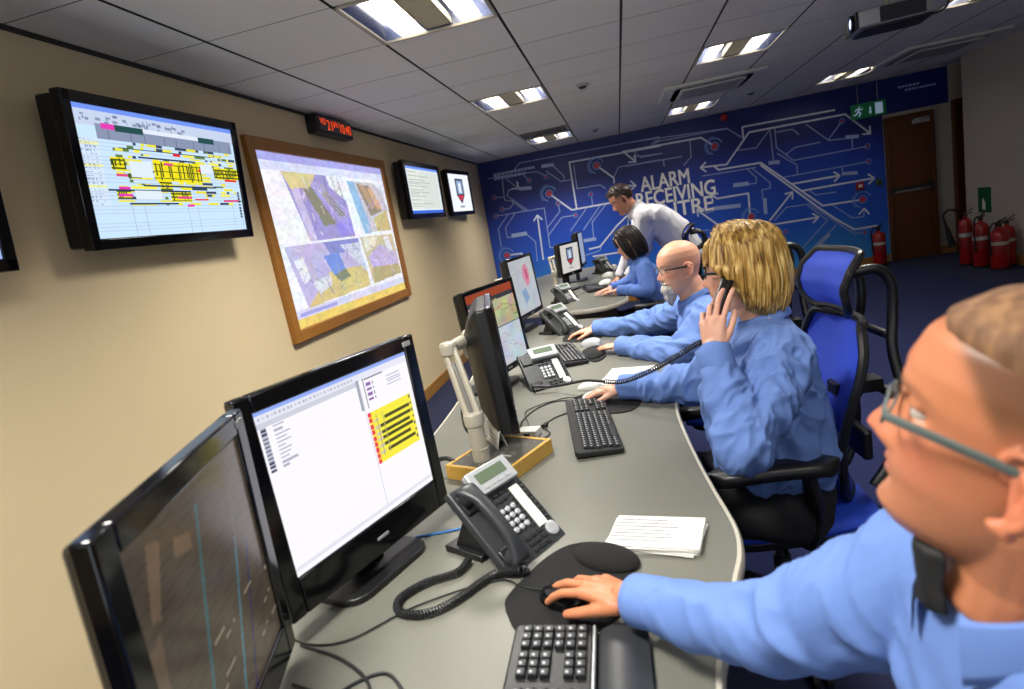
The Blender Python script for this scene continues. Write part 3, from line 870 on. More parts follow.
# upper right view
P([(.61, .12), (.72, .12), (.78, .5), (.68, .51)], '#7db4e2'); P([(.68, .12), (.97, .13), (.98, .5), (.76, .5)], '#c9c0cc'); P([(.7, .14), (.82, .15), (.93, .34), (.78, .38)], '#7d6a48')
P([(.72, .15), (.76, .14), (.86, .3), (.8, .33)], '#b0855c'); P([(.8, .17), (.85, .17), (.92, .32), (.87, .33)], '#d89f6c'); P([(.8, .4), (.97, .33), (.98, .5), (.82, .5)], '#c5b25e'); P([(.9, .13), (.98, .13), (.98, .3)], '#dfe6ee')
for k in range(5): c.line(.9 + .012 * k, .16, .96 + .008 * k, .34, .004, '#9a9aa8')
# lower left view
P([(.04, .53), (.6, .53), (.62, .88), (.1, .9)], '#b5abdc'); P([(.1, .9), (.3, .72), (.62, .72), (.62, .88)], '#d0ba62'); P([(.3, .53), (.6, .53), (.6, .6), (.34, .62)], '#6b70c8')
P([(.28, .62), (.4, .6), (.43, .72), (.33, .75)], '#4c78e0'); P([(.33, .75), (.43, .72), (.46, .78), (.37, .8)], '#5c6a3c'); P([(.42, .56), (.6, .56), (.62, .78)], '#c9d2e8'); P([(.08, .62), (.14, .6), (.16, .74), (.11, .76)], '#e4e8f2'); P([(.16, .76), (.3, .74), (.3, .8), (.2, .84)], '#d8d8e8')
for k in range(7): c.line(.44 + .022 * k, .57, .48 + .02 * k, .72 + .01 * k, .003, '#8c93b0')
# lower right view
P([(.62, .53), (.98, .53), (.99, .86), (.66, .88)], '#c9b78a'); P([(.66, .68), (.8, .6), (.98, .68), (.98, .78), (.8, .8), (.68, .76)], '#b9a6d8'); P([(.68, .76), (.98, .78), (.99, .86), (.66, .88)], '#a8964e'); P([(.64, .54), (.8, .54), (.74, .62), (.65, .64)], '#e4dcc8')
P([(.86, .55), (.92, .54), (.94, .66), (.88, .66)], '#dfe0ea'); c.line(.7, .6, .86, .68, .005, '#a08a6a')
rq = random.Random(31)
for i in range(150):
    x, y = rq.choice(((rq.uniform(.2, .55), rq.uniform(.12, .5)), (rq.uniform(.7, .96), rq.uniform(.14, .48)), (rq.uniform(.1, .58), rq.uniform(.55, .86)), (rq.uniform(.66, .97), rq.uniform(.55, .84))))
    c.line(x, y, x + rq.uniform(-.04, .05), y + rq.uniform(.0, .08), rq.choice((.003, .005, .009)), rq.choice(('#6f66b8', '#b9a8e6', '#8a7f5a', '#e8e4f4', '#5a6ab0', '#c9b26a')), .55)
c.rect(.0, .515, 1, .53, '#e9ecf8'); c.line(.6, .1, .63, .9, .008, '#eef0fb')
c.cloud(.10, 18, 3, True); c.cloud(.16, 60, 4); c.a = c.a * .85 + .14; c.noise(.1)
c.build('picture', W - 2 * fw, H - 2 * fw, attr_mat('projected_picture', .6, .95, base=False), t, (0, -.012, 0))

# ---------------- projector
t = thing('ceiling_projector', 'pale grey projector hanging from a ceiling plate with its lens lit', 'projector', (1.76, 4.42, 2.285), radians(-6))
b = MB(); b.rbox((0, 0, 0), (.40, .30, .10), .03); b.build('body', 'silver', t, bevel=.012)
b = MB(); b.rbox((.02, 0, -.056), (.38, .28, .012), .03); b.build('underside', 'dark', t, bevel=.003)
b = MB()
for i in range(9): b.box((-.02 + i * .02, -.151, 0), (.01, .004, .06))
b.box((.04, -.1505, 0), (.24, .003, .085)); b.build('vent_panel', 'dark', t)
b = MB(); b.box((-.2, 0, 0), (.012, .29, .096)); b.lathe([(.045, 0), (.05, .03), (.038, .035), (.036, .01)], (-.19, -.06, 0), R=rotm(0, -pi / 2)); b.build('lens_surround', 'black', t, bevel=.003)
b = MB(); b.ell((-.21, -.06, 0), (.012, .034, .034)); b.build('lens', mat('projector_lens', '#9fb0ff', .05, emit='#b8c2ff', es=4), t)
b = MB(); b.lathe([(.02, .05), (.02, CEIL - 2.3)]); b.lathe([(.08, CEIL - 2.3 - .012), (.08, CEIL - 2.3)]); b.box((0, 0, .055), (.26, .2, .012)); b.build('mount', 'beige', t, bevel=.002)
b = MB(); b.tube(smooth_path([(.2, .05, .0), (.27, .06, -.03), (.33, .03, 0), (.3, .0, .1), (.2, 0, CEIL - 2.3)]), .006); b.build('cable', 'cable', t)

# ================================================================== DESKS
def desk(name, label, outline, supports, panels, group=None):
    t = thing(name, label, 'desk', (0, 0, 0), 0, group)
    b = MB(); b.prism(outline, DZ - .03, DZ); b.build('worktop', 'laminate', t, bevel=.002)
    # rounded pale edge trim round the top
    pts = [V((x, y, 0)) for x, y in outline]
    n = len(pts); prof = [(0, .0012), (.008, .0008), (.0125, -.005), (.0135, -.015), (.0125, -.025), (.008, -.032), (0, -.033)]
    rings = []
    for i in range(n):
        a, c = pts[i - 1], pts[(i + 1) % n]
        d = (c - a).normalized(); nn = V((d.y, -d.x, 0))
        rings.append([pts[i] + nn * (p[0] - .001) + V((0, 0, DZ + p[1])) for p in prof])
    rings.append(rings[0])
    b = MB(); b.loft(rings, cap=False, closed=False); b.build('edge_trim', 'edge', t)
    for (x0, y0, x1, y1) in panels:
        b = MB(); d = V((x1 - x0, y1 - y0, 0)); L = d.length
        b.box(((x0 + x1) / 2, (y0 + y1) / 2, .4), (L, .02, .66), rotm(0, 0, math.atan2(d.y, d.x))); b.build('modesty_panel', 'dark', t, bevel=.002)
    for (x, y) in supports:
        b = MB(); b.tube([(x, y, .02), (x, y, DZ - .03)], .03, 14); b.lathe([(.0, 0), (.05, 0), (.05, .02), (0, .025)], (x, y, 0)); b.build('leg', 'silver', t)
    return t

def curve2(pts, n=6): return [(p.x, p.y) for p in smooth_path([(a[0], a[1], 0) for a in pts], n)]
front = [(.0, -.1), (.012, .35), (.03, .65), (.041, .80), (.056, .87), (.085, .97), (.11, 1.06), (.132, 1.14), (.139, 1.24), (.122, 1.413), (.104, 1.632), (.09, 1.922), (.095, 2.094), (.115, 2.3), (.12, 2.5), (.10, 2.7), (.06, 2.95), (.03, 3.25), (.0, 3.55), (-.05, 3.8), (-.14, 3.95), (-.3, 4.06), (-.48, 4.09)]
f = curve2(front)
back = curve2([(-.86, 4.0), (-.89, 3.5), (-.86, 3.19), (-.80, 2.6), (-.78, 2.06), (-.80, 1.6), (-.9, 1.1), (-1.0, .5), (-1.02, -.1)])
outline = f + [(-.6, 4.09), (-.75, 4.08), (-.83, 4.05)] + back
desk('curved_desk', 'long wavy grey desk with pale edge running past the three operators', outline,
     [(-.45, .2), (-.5, 1.5), (-.45, 2.9), (-.5, 3.8)], [(-.72, .1, -.62, 1.9), (-.62, 2.0, -.7, 3.8), (-.6, 1.95, .0, 2.25), (-.62, 3.9, -.2, 3.85)])
o2 = curve2([(-.62, 4.61), (-.45, 4.51), (-.257, 4.475), (-.13, 4.54), (-.05, 4.68), (-.035, 4.8), (-.06, 5.1), (-.09, 5.4), (-.08, 5.7), (-.05, 6.1), (-.1, 6.6), (-.15, 7.2), (-.2, 7.7), (-.35, 7.9), (-.6, 7.9), (-1.0, 7.85)]) + curve2([(-1.1, 7.6), (-1.05, 6.5), (-.98, 5.6), (-.95, 5.0), (-.88, 4.72), (-.75, 4.66)])
desk('curved_desk', 'second grey curved desk island in front of the blue mural', o2, [(-.5, 5.0), (-.5, 7.3)], [(-.55, 4.85, -.12, 4.75), (-.75, 5.0, -.8, 7.6)])

# ---------------- monitors
def monitor(label, c, yaw, tilt, W, H, canvas, back='black', thick=.05, bezel=(.03, .03, .03), emis='screen_dim', bulge=0, stand=True, arm=None, group='desk monitors', name='computer_monitor', chin_logo=True, corner=None):
    """c = centre of front face, yaw = facing direction; bezel = side, top, bottom"""
    t = thing(name, label, 'monitor', c, 0, group, rot=(0, 0, yaw + pi / 2))
    R = rotm(-tilt, 0, 0)
    bs_, bt, bb = bezel
    b = MB()
    for s in (-1, 1): b.box(R @ V((s * (W / 2 - bs_ / 2), .012, 0)), (bs_, .024, H), R)
    b.box(R @ V((0, .012, H / 2 - bt / 2)), (W - 2 * bs_, .024, bt), R); b.box(R @ V((0, .012, -H / 2 + bb / 2)), (W - 2 * bs_, .024, bb), R)
    b.build('bezel', 'gloss', t, bevel=.004)
    b = MB()
    rings = []
    for k, (y, s) in enumerate(((.012, .97), (.024, .99), (.024 + thick * .6, .98), (.024 + thick, .86), (.026 + thick + bulge, .6 if bulge else .84))):
        rings.append([R @ V((sx * W / 2 * s, y, sz * H / 2 * s)) for sx, sz in ((-1, -1), (-.5, -1), (0, -1), (.5, -1), (1, -1), (1, 0), (1, 1), (.5, 1), (0, 1), (-.5, 1), (-1, 1), (-1, 0))])
    b.loft(rings); b.build('casing', back, t, bevel=.008, ang=30)
    canvas.build('display', W - 2 * bs_, H - bt - bb, emis, t, R @ V((0, .006, (bb - bt) / 2)), R)
    b = MB(); b.box(R @ V((W * .02, -.001, -H / 2 + bb * .5)), (.035, .002, .006), R); b.build('badge', 'silver', t)
    if corner:
        b = MB(); b.box(R @ V((W / 2 - .03, -.001, H / 2 - bt / 2)), (.026, .002, .011), R); b.build('sticker', 'paper_grey', t)
    if stand:
        zb = DZ - c[2]
        b = MB(); b.box((0, .03 + thick + .01, (zb - .05) / 2), (.09, .03, abs(zb) + .0)); b.build('neck', 'black', t, bevel=.006)
        b = MB(); b.rbox((0, .05 + thick, zb + .008), (.26, .2, .014), .05); b.build('foot', 'black', t, bevel=.003)
    return t

yd = lambda d: radians(d)
# bright white screen
c = Canvas(170, 130, '#f4f1f8'); c.rect(0, 0, 1, .02, '#8fa8f0'); c.rect(0, .02, 1, .07, '#e2e2ee'); c.rect(.0, .07, .62, .1, '#c9cbd8')
r = random.Random(5)
for i in range(26): x = .02 + i * .022; c.rect(x, .04, x + .012, .055, r.choice(('#8a90a8', '#b6b9c8', '#777d95')), .6)
c.rect(.02, .1, .05, .34, '#9a9db0', .7)
for j in range(11): y = .11 + j * .024; c.rect(.02, y, .045, y + .01, '#3e4560'); c.rect(.08, y, .12 + .05 * r.random(), y + .009, '#a8acbc')
c.rect(.6, .06, .615, .27, '#9aa0a8'); c.rect(.645, .06, .655, .27, '#6d7568'); c.rect(.66, .07, .8, .078, '#4a4a55')
for j in range(4): c.rect(.665, .1 + j * .035, .7, .12 + j * .035, '#8c64a8'); c.rect(.71, .1 + j * .035, .72, .12 + j * .035, '#3e3e4e'); c.rect(.82, .11 + j * .02, .93, .117 + j * .02, '#b6b8c8')
c.rect(.63, .30, .97, .66, '#f2e53c'); c.rect(.63, .3, .655, .66, '#e8384a')
for j in range(8): c.rect(.63, .33 + j * .042, .655, .34 + j * .042, '#f2e53c')
for j, (y, x0, x1) in enumerate(((.36, .74, .95), (.41, .7, .95), (.455, .7, .93), (.495, .68, .95), (.54, .7, .92), (.585, .72, .95))): c.rect(x0, y, x1, y + .022, '#4c4a1c'); c.rect(.66, y, .7, y + .02, '#d4c8a0')
c.rect(.68, .33, .69, .62, '#a8a070'); c.rect(.73, .33, .737, .62, '#b8ac6a')
for j in range(7): c.rect(.955, .31 + j * .05, .965, .33 + j * .05, '#3c3c66')
c.rect(.62, .06, .625, .95, '#d4d4e0'); c.rect(0, .95, 1, .97, '#dcdce6')
monitor('glossy black monitor with bright white screen and yellow table, behind the desk phone', (-.612, 1.149, 1.04), yd(-20.4), yd(.4), .50, .44, c, bezel=(.036, .035, .075), emis='screen', thick=.02, corner=1)
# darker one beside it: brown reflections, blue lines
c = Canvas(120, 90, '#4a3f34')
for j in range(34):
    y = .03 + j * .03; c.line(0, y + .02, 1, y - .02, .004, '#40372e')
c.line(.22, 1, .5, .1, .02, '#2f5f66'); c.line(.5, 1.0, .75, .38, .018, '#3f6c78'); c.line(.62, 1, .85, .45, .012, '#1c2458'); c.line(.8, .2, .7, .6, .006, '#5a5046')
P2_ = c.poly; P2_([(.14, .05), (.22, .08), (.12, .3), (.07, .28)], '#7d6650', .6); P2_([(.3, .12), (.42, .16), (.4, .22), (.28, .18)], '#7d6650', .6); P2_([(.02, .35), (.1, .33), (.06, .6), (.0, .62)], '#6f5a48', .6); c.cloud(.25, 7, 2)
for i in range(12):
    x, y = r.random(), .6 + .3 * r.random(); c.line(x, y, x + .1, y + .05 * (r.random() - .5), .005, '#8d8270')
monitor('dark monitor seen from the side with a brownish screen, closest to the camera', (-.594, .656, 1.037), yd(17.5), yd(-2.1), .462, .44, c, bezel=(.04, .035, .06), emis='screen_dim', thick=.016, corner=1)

def map_canvas(seed=1, orange=True, w=90, h=70):
    c = Canvas(w, h, '#e4e8ea'); r = random.Random(seed)
    c.rect(0, 0, 1, .5, '#d2c49c'); c.cloud(.3, 9, seed, True); c.rect(0, .5, 1, 1, '#ccd8e2'); c.cloud(.15, 9, seed + 1, True)
    if orange: c.rect(0, 0, 1, .1, '#a8482a'); c.rect(.0, .1, 1, .16, '#3a3c44')
    for i in range(30):
        x, y = r.random(), .18 + r.random() * .32; c.line(x, y, x + .3 * (r.random() - .3), y + .12 * (r.random() - .5), .014, r.choice(('#c9b27a', '#9fb88a', '#d88c6a', '#8e9a6a', '#b6a27a')))
    c.rect(0, .5, 1, .515, '#5a6a8a')
    for i in range(34):
        x, y = r.random(), .54 + r.random() * .4; c.line(x, y, x + .2 * (r.random() - .5), y + .12 * (r.random() - .5), .008, r.choice(('#b6c6dc', '#a6b6cc', '#8fb0d6', '#c9a6a6', '#d4dfe8')))
    c.line(.3, .72, .35, .8, .05, '#3f8fd0')
    return c
M3C = (-.555, 2.66, 1.035)
monitor('black monitor with a coloured map picture and orange bar facing the woman', (-.585, 2.60, 1.04), yd(-17), yd(4), .46, .40, map_canvas(2), bezel=(.02, .02, .03), back='black', thick=.045)
c = Canvas(80, 60, '#c4ccd0'); c.cloud(.1, 8, 5, True); r = random.Random(9)
for i in range(26):
    x, y = r.random(), r.random(); c.line(x, y, x + .2 * (r.random() - .5), y + .2 * (r.random() - .5), .012, r.choice(('#9fc4b8', '#b6c8d8', '#c9d4b8', '#a8b8cc')))
c.poly([(.55, .15), (.72, .1), (.8, .3), (.74, .5), (.6, .55), (.5, .35)], '#e08aa4'); c.poly([(.62, .2), (.7, .22), (.72, .4), (.62, .42)], '#c64a78'); c.poly([(.3, .6), (.5, .55), (.6, .75), (.4, .85)], '#8fa8c8')
monitor('black monitor with a pale map and pink patch in front of the bald man', (-.67, 4.0, 1.065), yd(-12), yd(3.7), .46, .40, c, bezel=(.02, .02, .03), thick=.045)
b_ = Canvas(60, 50, '#e9e6e0'); crest(b_, .5, .46, 1.1)
monitor('black monitor with a shield crest on the second desk island', (-.5, 5.75, 1.07), yd(-27), yd(-2), .36, .31, b_, bezel=(.02, .02, .035), back='black', thick=.05, bulge=.03)
b_ = Canvas(20, 16, '#a9b4c4')
monitor('black monitor standing half hidden behind the crest monitor', (-.43, 6.5, 1.10), yd(-3), yd(0), .42, .36, b_, bezel=(.02, .02, .035), thick=.05)

# side-on monitor on the arm
b_ = Canvas(20, 16, '#c8d0da')
mt = monitor('thick black monitor seen edge-on, held by the pale monitor arm', (-.437, 1.93, 1.05), yd(12.5), yd(2), .40, .40, b_, bezel=(.022, .022, .03), back='black', thick=.055, bulge=.025, stand=False)

def arm(label, base, top, head, elbow, col='beige'):
    t = thing('monitor_arm', label, 'monitor arm', base, 0, 'clamped monitor arms')
    B_ = V(base); T = V(top) - B_; H_ = V(head) - B_
    b = MB(); b.lathe([(.045, 0), (.045, .012), (.03, .02), (.026, .022), (.026, T.z * .45), (.0275, T.z * .455), (.0275, T.z * .47), (.025, T.z * .475), (.025, T.z), (0, T.z)]); b.build('pole', col, t)
    j1 = V((0, 0, T.z)); J2 = V(elbow) - B_; u = (J2 - j1).normalized(); sd = u.cross(V((0, 1, 0))).normalized()
    b = MB(); b.lathe([(.029, -.02), (.031, .0), (.029, .02), (0, .022)], j1)
    for q in (-1, 1): b.tube([j1 + sd * q * .017, J2 + sd * q * .015], [.010, .010], 8, flat=1.6)
    b.build('lower_link', col, t, bevel=.003)
    b = MB(); b.tube([j1 + V((0, -.006, .01)), j1.lerp(J2, .8) + V((0, -.006, 0))], .007); b.build('gas_spring', 'chrome', t)
    b = MB(); b.lathe([(.0, -.02), (.026, -.018), (.028, .012), (.022, .02), (0, .02)], J2); b.tube([J2, J2.lerp(H_, .5) + V((0, 0, .012)), H_ + V((-.02, 0, 0))], [.018, .021, .018], 12); b.build('upper_link', col, t, bevel=.003)
    b = MB(); b.lathe([(.045, -.012), (.05, 0), (.05, .03), (.035, .036), (0, .036)], H_ + V((-.02, 0, 0)), R=rotm(0, pi / 2, 0)); b.build('swivel_joint', col, t)
    b = MB(); b.box(H_ + V((.02, 0, 0)), (.012, .12, .12)); b.build('mounting_plate', 'black', t, bevel=.003)
    return t
arm('pale metal monitor arm standing behind the wooden box', (-.50, 1.66, DZ), (-.50, 1.66, DZ + .17), (-.50, 1.84, 1.13), (-.555, 1.73, 1.145))
arm('pale metal monitor arm behind the monitor with the pink map patch', (-.80, 3.95, DZ), (-.80, 3.95, DZ + .2), (-.76, 4.02, 1.12), (-.84, 3.97, 1.12))
arm('pale metal monitor arm on the second desk behind the crest monitor', (-.66, 5.65, DZ), (-.66, 5.65, DZ + .2), (-.60, 5.80, 1.09), (-.68, 5.7, 1.10))

# ---------------- desk telephones
def phone(label, c, yaw, tilt, group='grey desk telephones', handset=True, s=1.0, cord=None):
    """c = centre of the keypad face; yaw = direction the face leans to; tilt = elevation of the face normal"""
    t = thing('desk_telephone', label, 'telephone', (c[0], c[1], DZ), 0, group, rot=(0, 0, yaw + pi / 2))
    R = rotm(pi / 2 - 0, 0, 0)
    # face frame: local x right, fy up the face, n normal
    n = V((0, -cos(tilt), sin(tilt))); up = V((0, sin(tilt), cos(tilt))); x = V((1, 0, 0))
    Rm = Matrix((x, up, n)).transposed()
    o = V((0, 0, c[2] - DZ))
    def bx(mb, px, py, pz, sx, sy, sz, mi=0): mb.box(o + Rm @ V((px * s, py * s, pz * s)), (sx * s, sy * s, sz * s), Rm, mi)
    b = MB()
    rings = []
    for pz, k in ((-.028, .94), (-.02, 1), (-.004, 1), (0, .975)):
        rings.append([o + Rm @ V((sx * .095 * s * k, sy * .115 * s * k, pz * s)) for sx, sy in ((-1, -1), (0, -1), (1, -1), (1, 0), (1, 1), (0, 1), (-1, 1), (-1, 0))])
    b.loft(rings); b.build('body', 'dark', t, bevel=.006)
    # wedge stand beneath
    b = MB(); zt = (o + Rm @ V((0, .06 * s, -.028 * s)))
    b.box((0, zt.y + .02, .008), (.17 * s, .12 * s, .016)); b.add([(-.07 * s, zt.y - .05, .01), (.07 * s, zt.y - .05, .01), (.07 * s, zt.y + .06, .01), (-.07 * s, zt.y + .06, .01), (-.07 * s, zt.y - .03, max(.02, zt.z - .03)), (.07 * s, zt.y - .03, max(.02, zt.z - .03)), (.07 * s, zt.y + .005, max(.02, zt.z)), (-.07 * s, zt.y + .005, max(.02, zt.z))], [(0, 1, 2, 3), (4, 5, 6, 7), (0, 1, 5, 4), (1, 2, 6, 5), (2, 3, 7, 6), (3, 0, 4, 7)])
    b.build('stand', 'black', t, bevel=.003)
    b = MB(); bx(b, .022, .094, .008, .128, .062, .02); b.build('display_housing', 'silver', t, bevel=.003)
    b = MB(); bx(b, .022, .1, .0185, .088, .026, .002); b.build('display_glass', 'lcd', t)
    b = MB()
    for i in range(4): bx(b, -.012 + i * .023, .076, .0185, .016, .006, .003)
    b.build('soft_key', 'silver', t)
    b = MB(); bx(b, .06, -.005, .001, .028, .112, .003); b.build('label_strip', 'paper', t)
    b = MB(); bl = MB()
    for j in range(4):
        for i in range(3):
            p = o + Rm @ V(((-.012 + i * .0175) * s, (.012 - j * .0165) * s, .002 * s)); b.lathe([(.0068 * s, 0), (.0068 * s, .004 * s), (.005 * s, .0055 * s), (0, .0058 * s)], p, 12, Rm)
    b.build('number_keys', 'silver', t)
    b = MB()
    for j in range(2):
        for i in range(3): bx(b, -.016 + i * .018, .036 + j * .016, .002, .012, .008, .005)
    for j in range(3):
        for i in range(3): bx(b, .0 + i * .02, -.066 - j * .0145, .002, .015, .009, .004)
    for j in range(9): bx(b, .083, .05 - j * .0125, .002, .01, .007, .004); bx(b, .039, .05 - j * .0125, .002, .006, .006, .004)
    b.build('function_keys', 'key', t, bevel=.001)
    b = MB(); p = o + Rm @ V((.072 * s, -.078 * s, 0)); b.lathe([(.017 * s, 0), (.017 * s, .004 * s), (.012 * s, .006 * s), (.006 * s, .005 * s), (0, .005 * s)], p, 24, Rm); b.build('navigation_wheel', 'silver', t)
    b = MB(); bx(b, -.062, .07, .0, .05, .05, .012); bx(b, -.062, -.075, 0, .05, .05, .012); b.build('cradle', 'black', t, bevel=.004)
    if handset:
        h = handset_mb(s)
        h.v = [tuple(o + Rm @ V((-.066 * s + p[0], p[1], .012 * s + p[2]))) for p in h.v]
        h.build('handset', 'dark', t, ang=50)
    return t, lambda px, py, pz: t.matrix_basis @ (o + Rm @ V((px * s, py * s, pz * s)))

def handset_mb(s=1.0):
    """receiver lying along +-y, ear and mouth pieces towards -z, back arched to +z"""
    b = MB(); rings = []
    for k in range(25):
        u = -1 + 2 * k / 24
        y = u * .108; arch = .034 - .02 * u * u
        e = max(0, (abs(u) - .55) / .45)
        w = .0155 + .009 * min(1, e * 1.6); th = .011 + .005 * e
        if abs(u) > .93: sh = math.sqrt(max(0.02, 1 - ((abs(u) - .93) / .072) ** 2)); w *= sh; th *= sh
        zc = arch - .012 * e
        rings.append([V((w * s * math.copysign(abs(cos(a)) ** .7, cos(a)), y * s, (zc + th * math.copysign(abs(sin(a)) ** .7, sin(a))) * s)) for a in [2 * pi * q / 16 for q in range(16)]])
    b.loft(rings)
    for sy in (-1, 1): b.lathe([(.022 * s, -.012 * s), (.0235 * s, 0), (.021 * s, .014 * s), (0, .014 * s)], (0, sy * .082 * s, .006 * s), 20)
    return b

bpy.context.view_layer.update()
ph1, at1 = phone('dark grey desk telephone with receiver on, beside the bright white screen', (-.333, 1.222, .848), yd(-31.9), yd(44), s=1.0)
ph2, at2 = phone('grey desk telephone with its receiver lifted, near the map monitor', (-.41, 2.56, .832), yd(-65), yd(52), handset=False, s=1.0)
ph3, at3 = phone('black desk telephone standing between the bald man and the pink map monitor', (-.43, 3.72, .84), yd(-40), yd(48), s=1.05)
ph4, at4 = phone('black desk telephone at the near corner of the second desk', (-.52, 5.02, .825), yd(-50), yd(45), s=.95)
ph5, at5 = phone('desk telephone at the far end of the second desk beside the seated woman', (-.24, 6.9, .85), yd(-50), yd(45), s=1.0)

def keyboard(label, c, rz, W=.44, D=.15, group='black computer keyboards', rest=False, media=False):
    """keys run along local x; local -y is the typing side"""
    t = thing('computer_keyboard', label, 'keyboard', (c[0], c[1], DZ), rz, group)
    R = rotm(.06, 0, 0)
    b = MB(); b.rbox((0, 0, .013), (W, D, .018), .012, R); b.build('base', 'black', t, bevel=.004)
    kb = MB(); lg = MB()
    pitch = .0186
    rows = int((D - .02) / pitch)
    r = random.Random(int(c[0] * 1000))
    x0 = -W / 2 + .012
    spans = [(x0, int((W * .66) / pitch)), (x0 + W * .68, 3), (x0 + W * .68 + 3.4 * pitch, 4)]
    for xs, n in spans:
        for j in range(rows):
            for i in range(n):
                if j == 0 and n > 5 and 4 <= i <= 9:
                    if i == 4: kb.box(R @ V((xs + 7 * pitch, -D / 2 + .018, .026)), (5.5 * pitch, .0165, .008), R, top=.96)
                    continue
                if n == 3 and j == 2: continue
                x = xs + (i + .5) * pitch + (.004 * (j % 3) if n > 5 and i < n - 1 else 0)
                if x > W / 2 - .01: continue
                p = V((x, -D / 2 + .018 + j * pitch, .026))
                kb.box(R @ p, (.0165, .0165, .008), R, top=.84)
                lg.box(R @ (p + V((-.002, .002, .0042))), (.005, .0045, .0004), R)
    kb.build('key_field', 'key', t, bevel=.0012, seg=1)
    lg.build('legends', 'legend', t, smooth=False)
    if rest:
        b = MB(); rings = []
        for k in range(9):
            u = k / 8; w = pi * u
            rings.append([V((x_, -D / 2 - .005 - .085 * u, .003 + .02 * math.sin(min(w, pi * .92)) ** .5)) for x_ in [(-W / 2 + .01) + (W - .02) * q / 14 for q in range(15)]])
        low = [[V((p.x, p.y, .002)) for p in rr] for rr in rings]
        b.loft(rings, cap=False, closed=False); b.loft(low[::-1], cap=False, closed=False)
        b.loft([rings[0], low[0]], cap=False, closed=False); b.loft([rings[-1], low[-1]], cap=False, closed=False)
        b.loft([[r_[0] for r_ in rings], [r_[0] for r_ in low]], cap=False, closed=False); b.loft([[r_[-1] for r_ in rings], [r_[-1] for r_ in low]], cap=False, closed=False)
        b.build('wrist_rest', 'dark', t, ang=60)
        b = MB(); b.box((0, -D / 2 - .002, .014), (W - .01, .005, .012)); b.build('trim_line', 'silver', t, bevel=.002)
    if media:
        b = MB(); b.prism([(-W / 2 + .01, D / 2 - .01), (W / 2 - .14, D / 2 - .01), (W / 2 - .16, D / 2 + .045), (-W / 2 + .02, D / 2 + .05)], .004, .022); b.build('media_panel', 'dark', t, bevel=.006)
        b = MB()
        b.box((W / 2 - .2, D / 2 + .012, .024), (.06, .018, .004)); b.lathe([(.015, 0), (.015, .006), (0, .008)], (W / 2 - .245, D / 2 + .014, .022), 18); b.lathe([(.012, 0), (.012, .006), (0, .008)], (W / 2 - .27, D / 2 + .03, .022), 18); b.box((W / 2 - .32, D / 2 + .012, .024), (.05, .014, .004))
        b.build('media_buttons', 'silver', t, bevel=.002)
    return t
# nearest keyboard: long axis runs towards the camera
keyboard('black keyboard with brushed wrist rest and silver media buttons, beside the man in front', (-.205, .70, 0), radians(90 + 1), .44, .135, rest=True, media=True)
keyboard('plain black keyboard with number pad in front of the woman', (-.190, 1.945, 0), radians(90 + 8), .53, .145)
keyboard('black keyboard between the grey trackball and the map monitor', (-.375, 3.03, 0), radians(90 + 14), .46, .17)
keyboard('black keyboard on the second desk in front of the crest monitor', (-.33, 5.6, 0), radians(90 + 10), .42, .16)

def mousepad(label, pts, z=.004, name='mouse_pad', rest=None, restlab='wrist_cushion'):
    t = thing(name, label, 'mouse pad', (0, 0, DZ), 0, 'black mouse pads')
    pc = curve2(pts + [pts[0]], 8)[:-1]
    b = MB(); b.prism(pc, .0, z); b.build('pad', 'foam', t, bevel=.0015)
    if rest:
        (cx_, cy_), (rx, ry), a = rest
        b = MB(); b.ell((cx_, cy_, z + .003), (rx, ry, .02), rotm(0, 0, a)); b.build(restlab, 'foam', t)
    return t
mousepad('large black mouse pad with raised wrist cushion under the front hand', [(-.312, .99), (-.318, 1.03), (-.29, 1.10), (-.25, 1.17), (-.2, 1.21), (-.13, 1.205), (-.085, 1.14), (-.075, 1.05), (-.10, .96), (-.16, .905), (-.22, .895), (-.28, .93)], rest=((-.125, 1.14), (.075, .045), -.55))
b = MB()
mousepad('black mouse pad under the hand of the woman', [(-.29, 2.2), (-.27, 2.3), (-.2, 2.33), (-.05, 2.24), (-.02, 2.15), (-.06, 2.06), (-.15, 2.06), (-.25, 2.11)])
mousepad('dark round wrist pad beside the grey trackball', [(-.27, 2.93), (-.285, 3.1), (-.22, 3.18), (-.17, 3.05), (-.165, 2.9), (-.21, 2.83)], .006, rest=((-.215, 2.96), (.045, .085), -.1))
mousepad('black mouse pad under the reaching hand of the bald man', [(-.42, 3.42), (-.42, 3.55), (-.33, 3.68), (-.2, 3.62), (-.17, 3.48), (-.22, 3.36), (-.33, 3.35)])
mousepad('black mouse pad in front of the far seated woman', [(-.3, 5.7), (-.28, 5.95), (-.18, 5.95), (-.13, 5.8), (-.15, 5.6), (-.24, 5.55)])

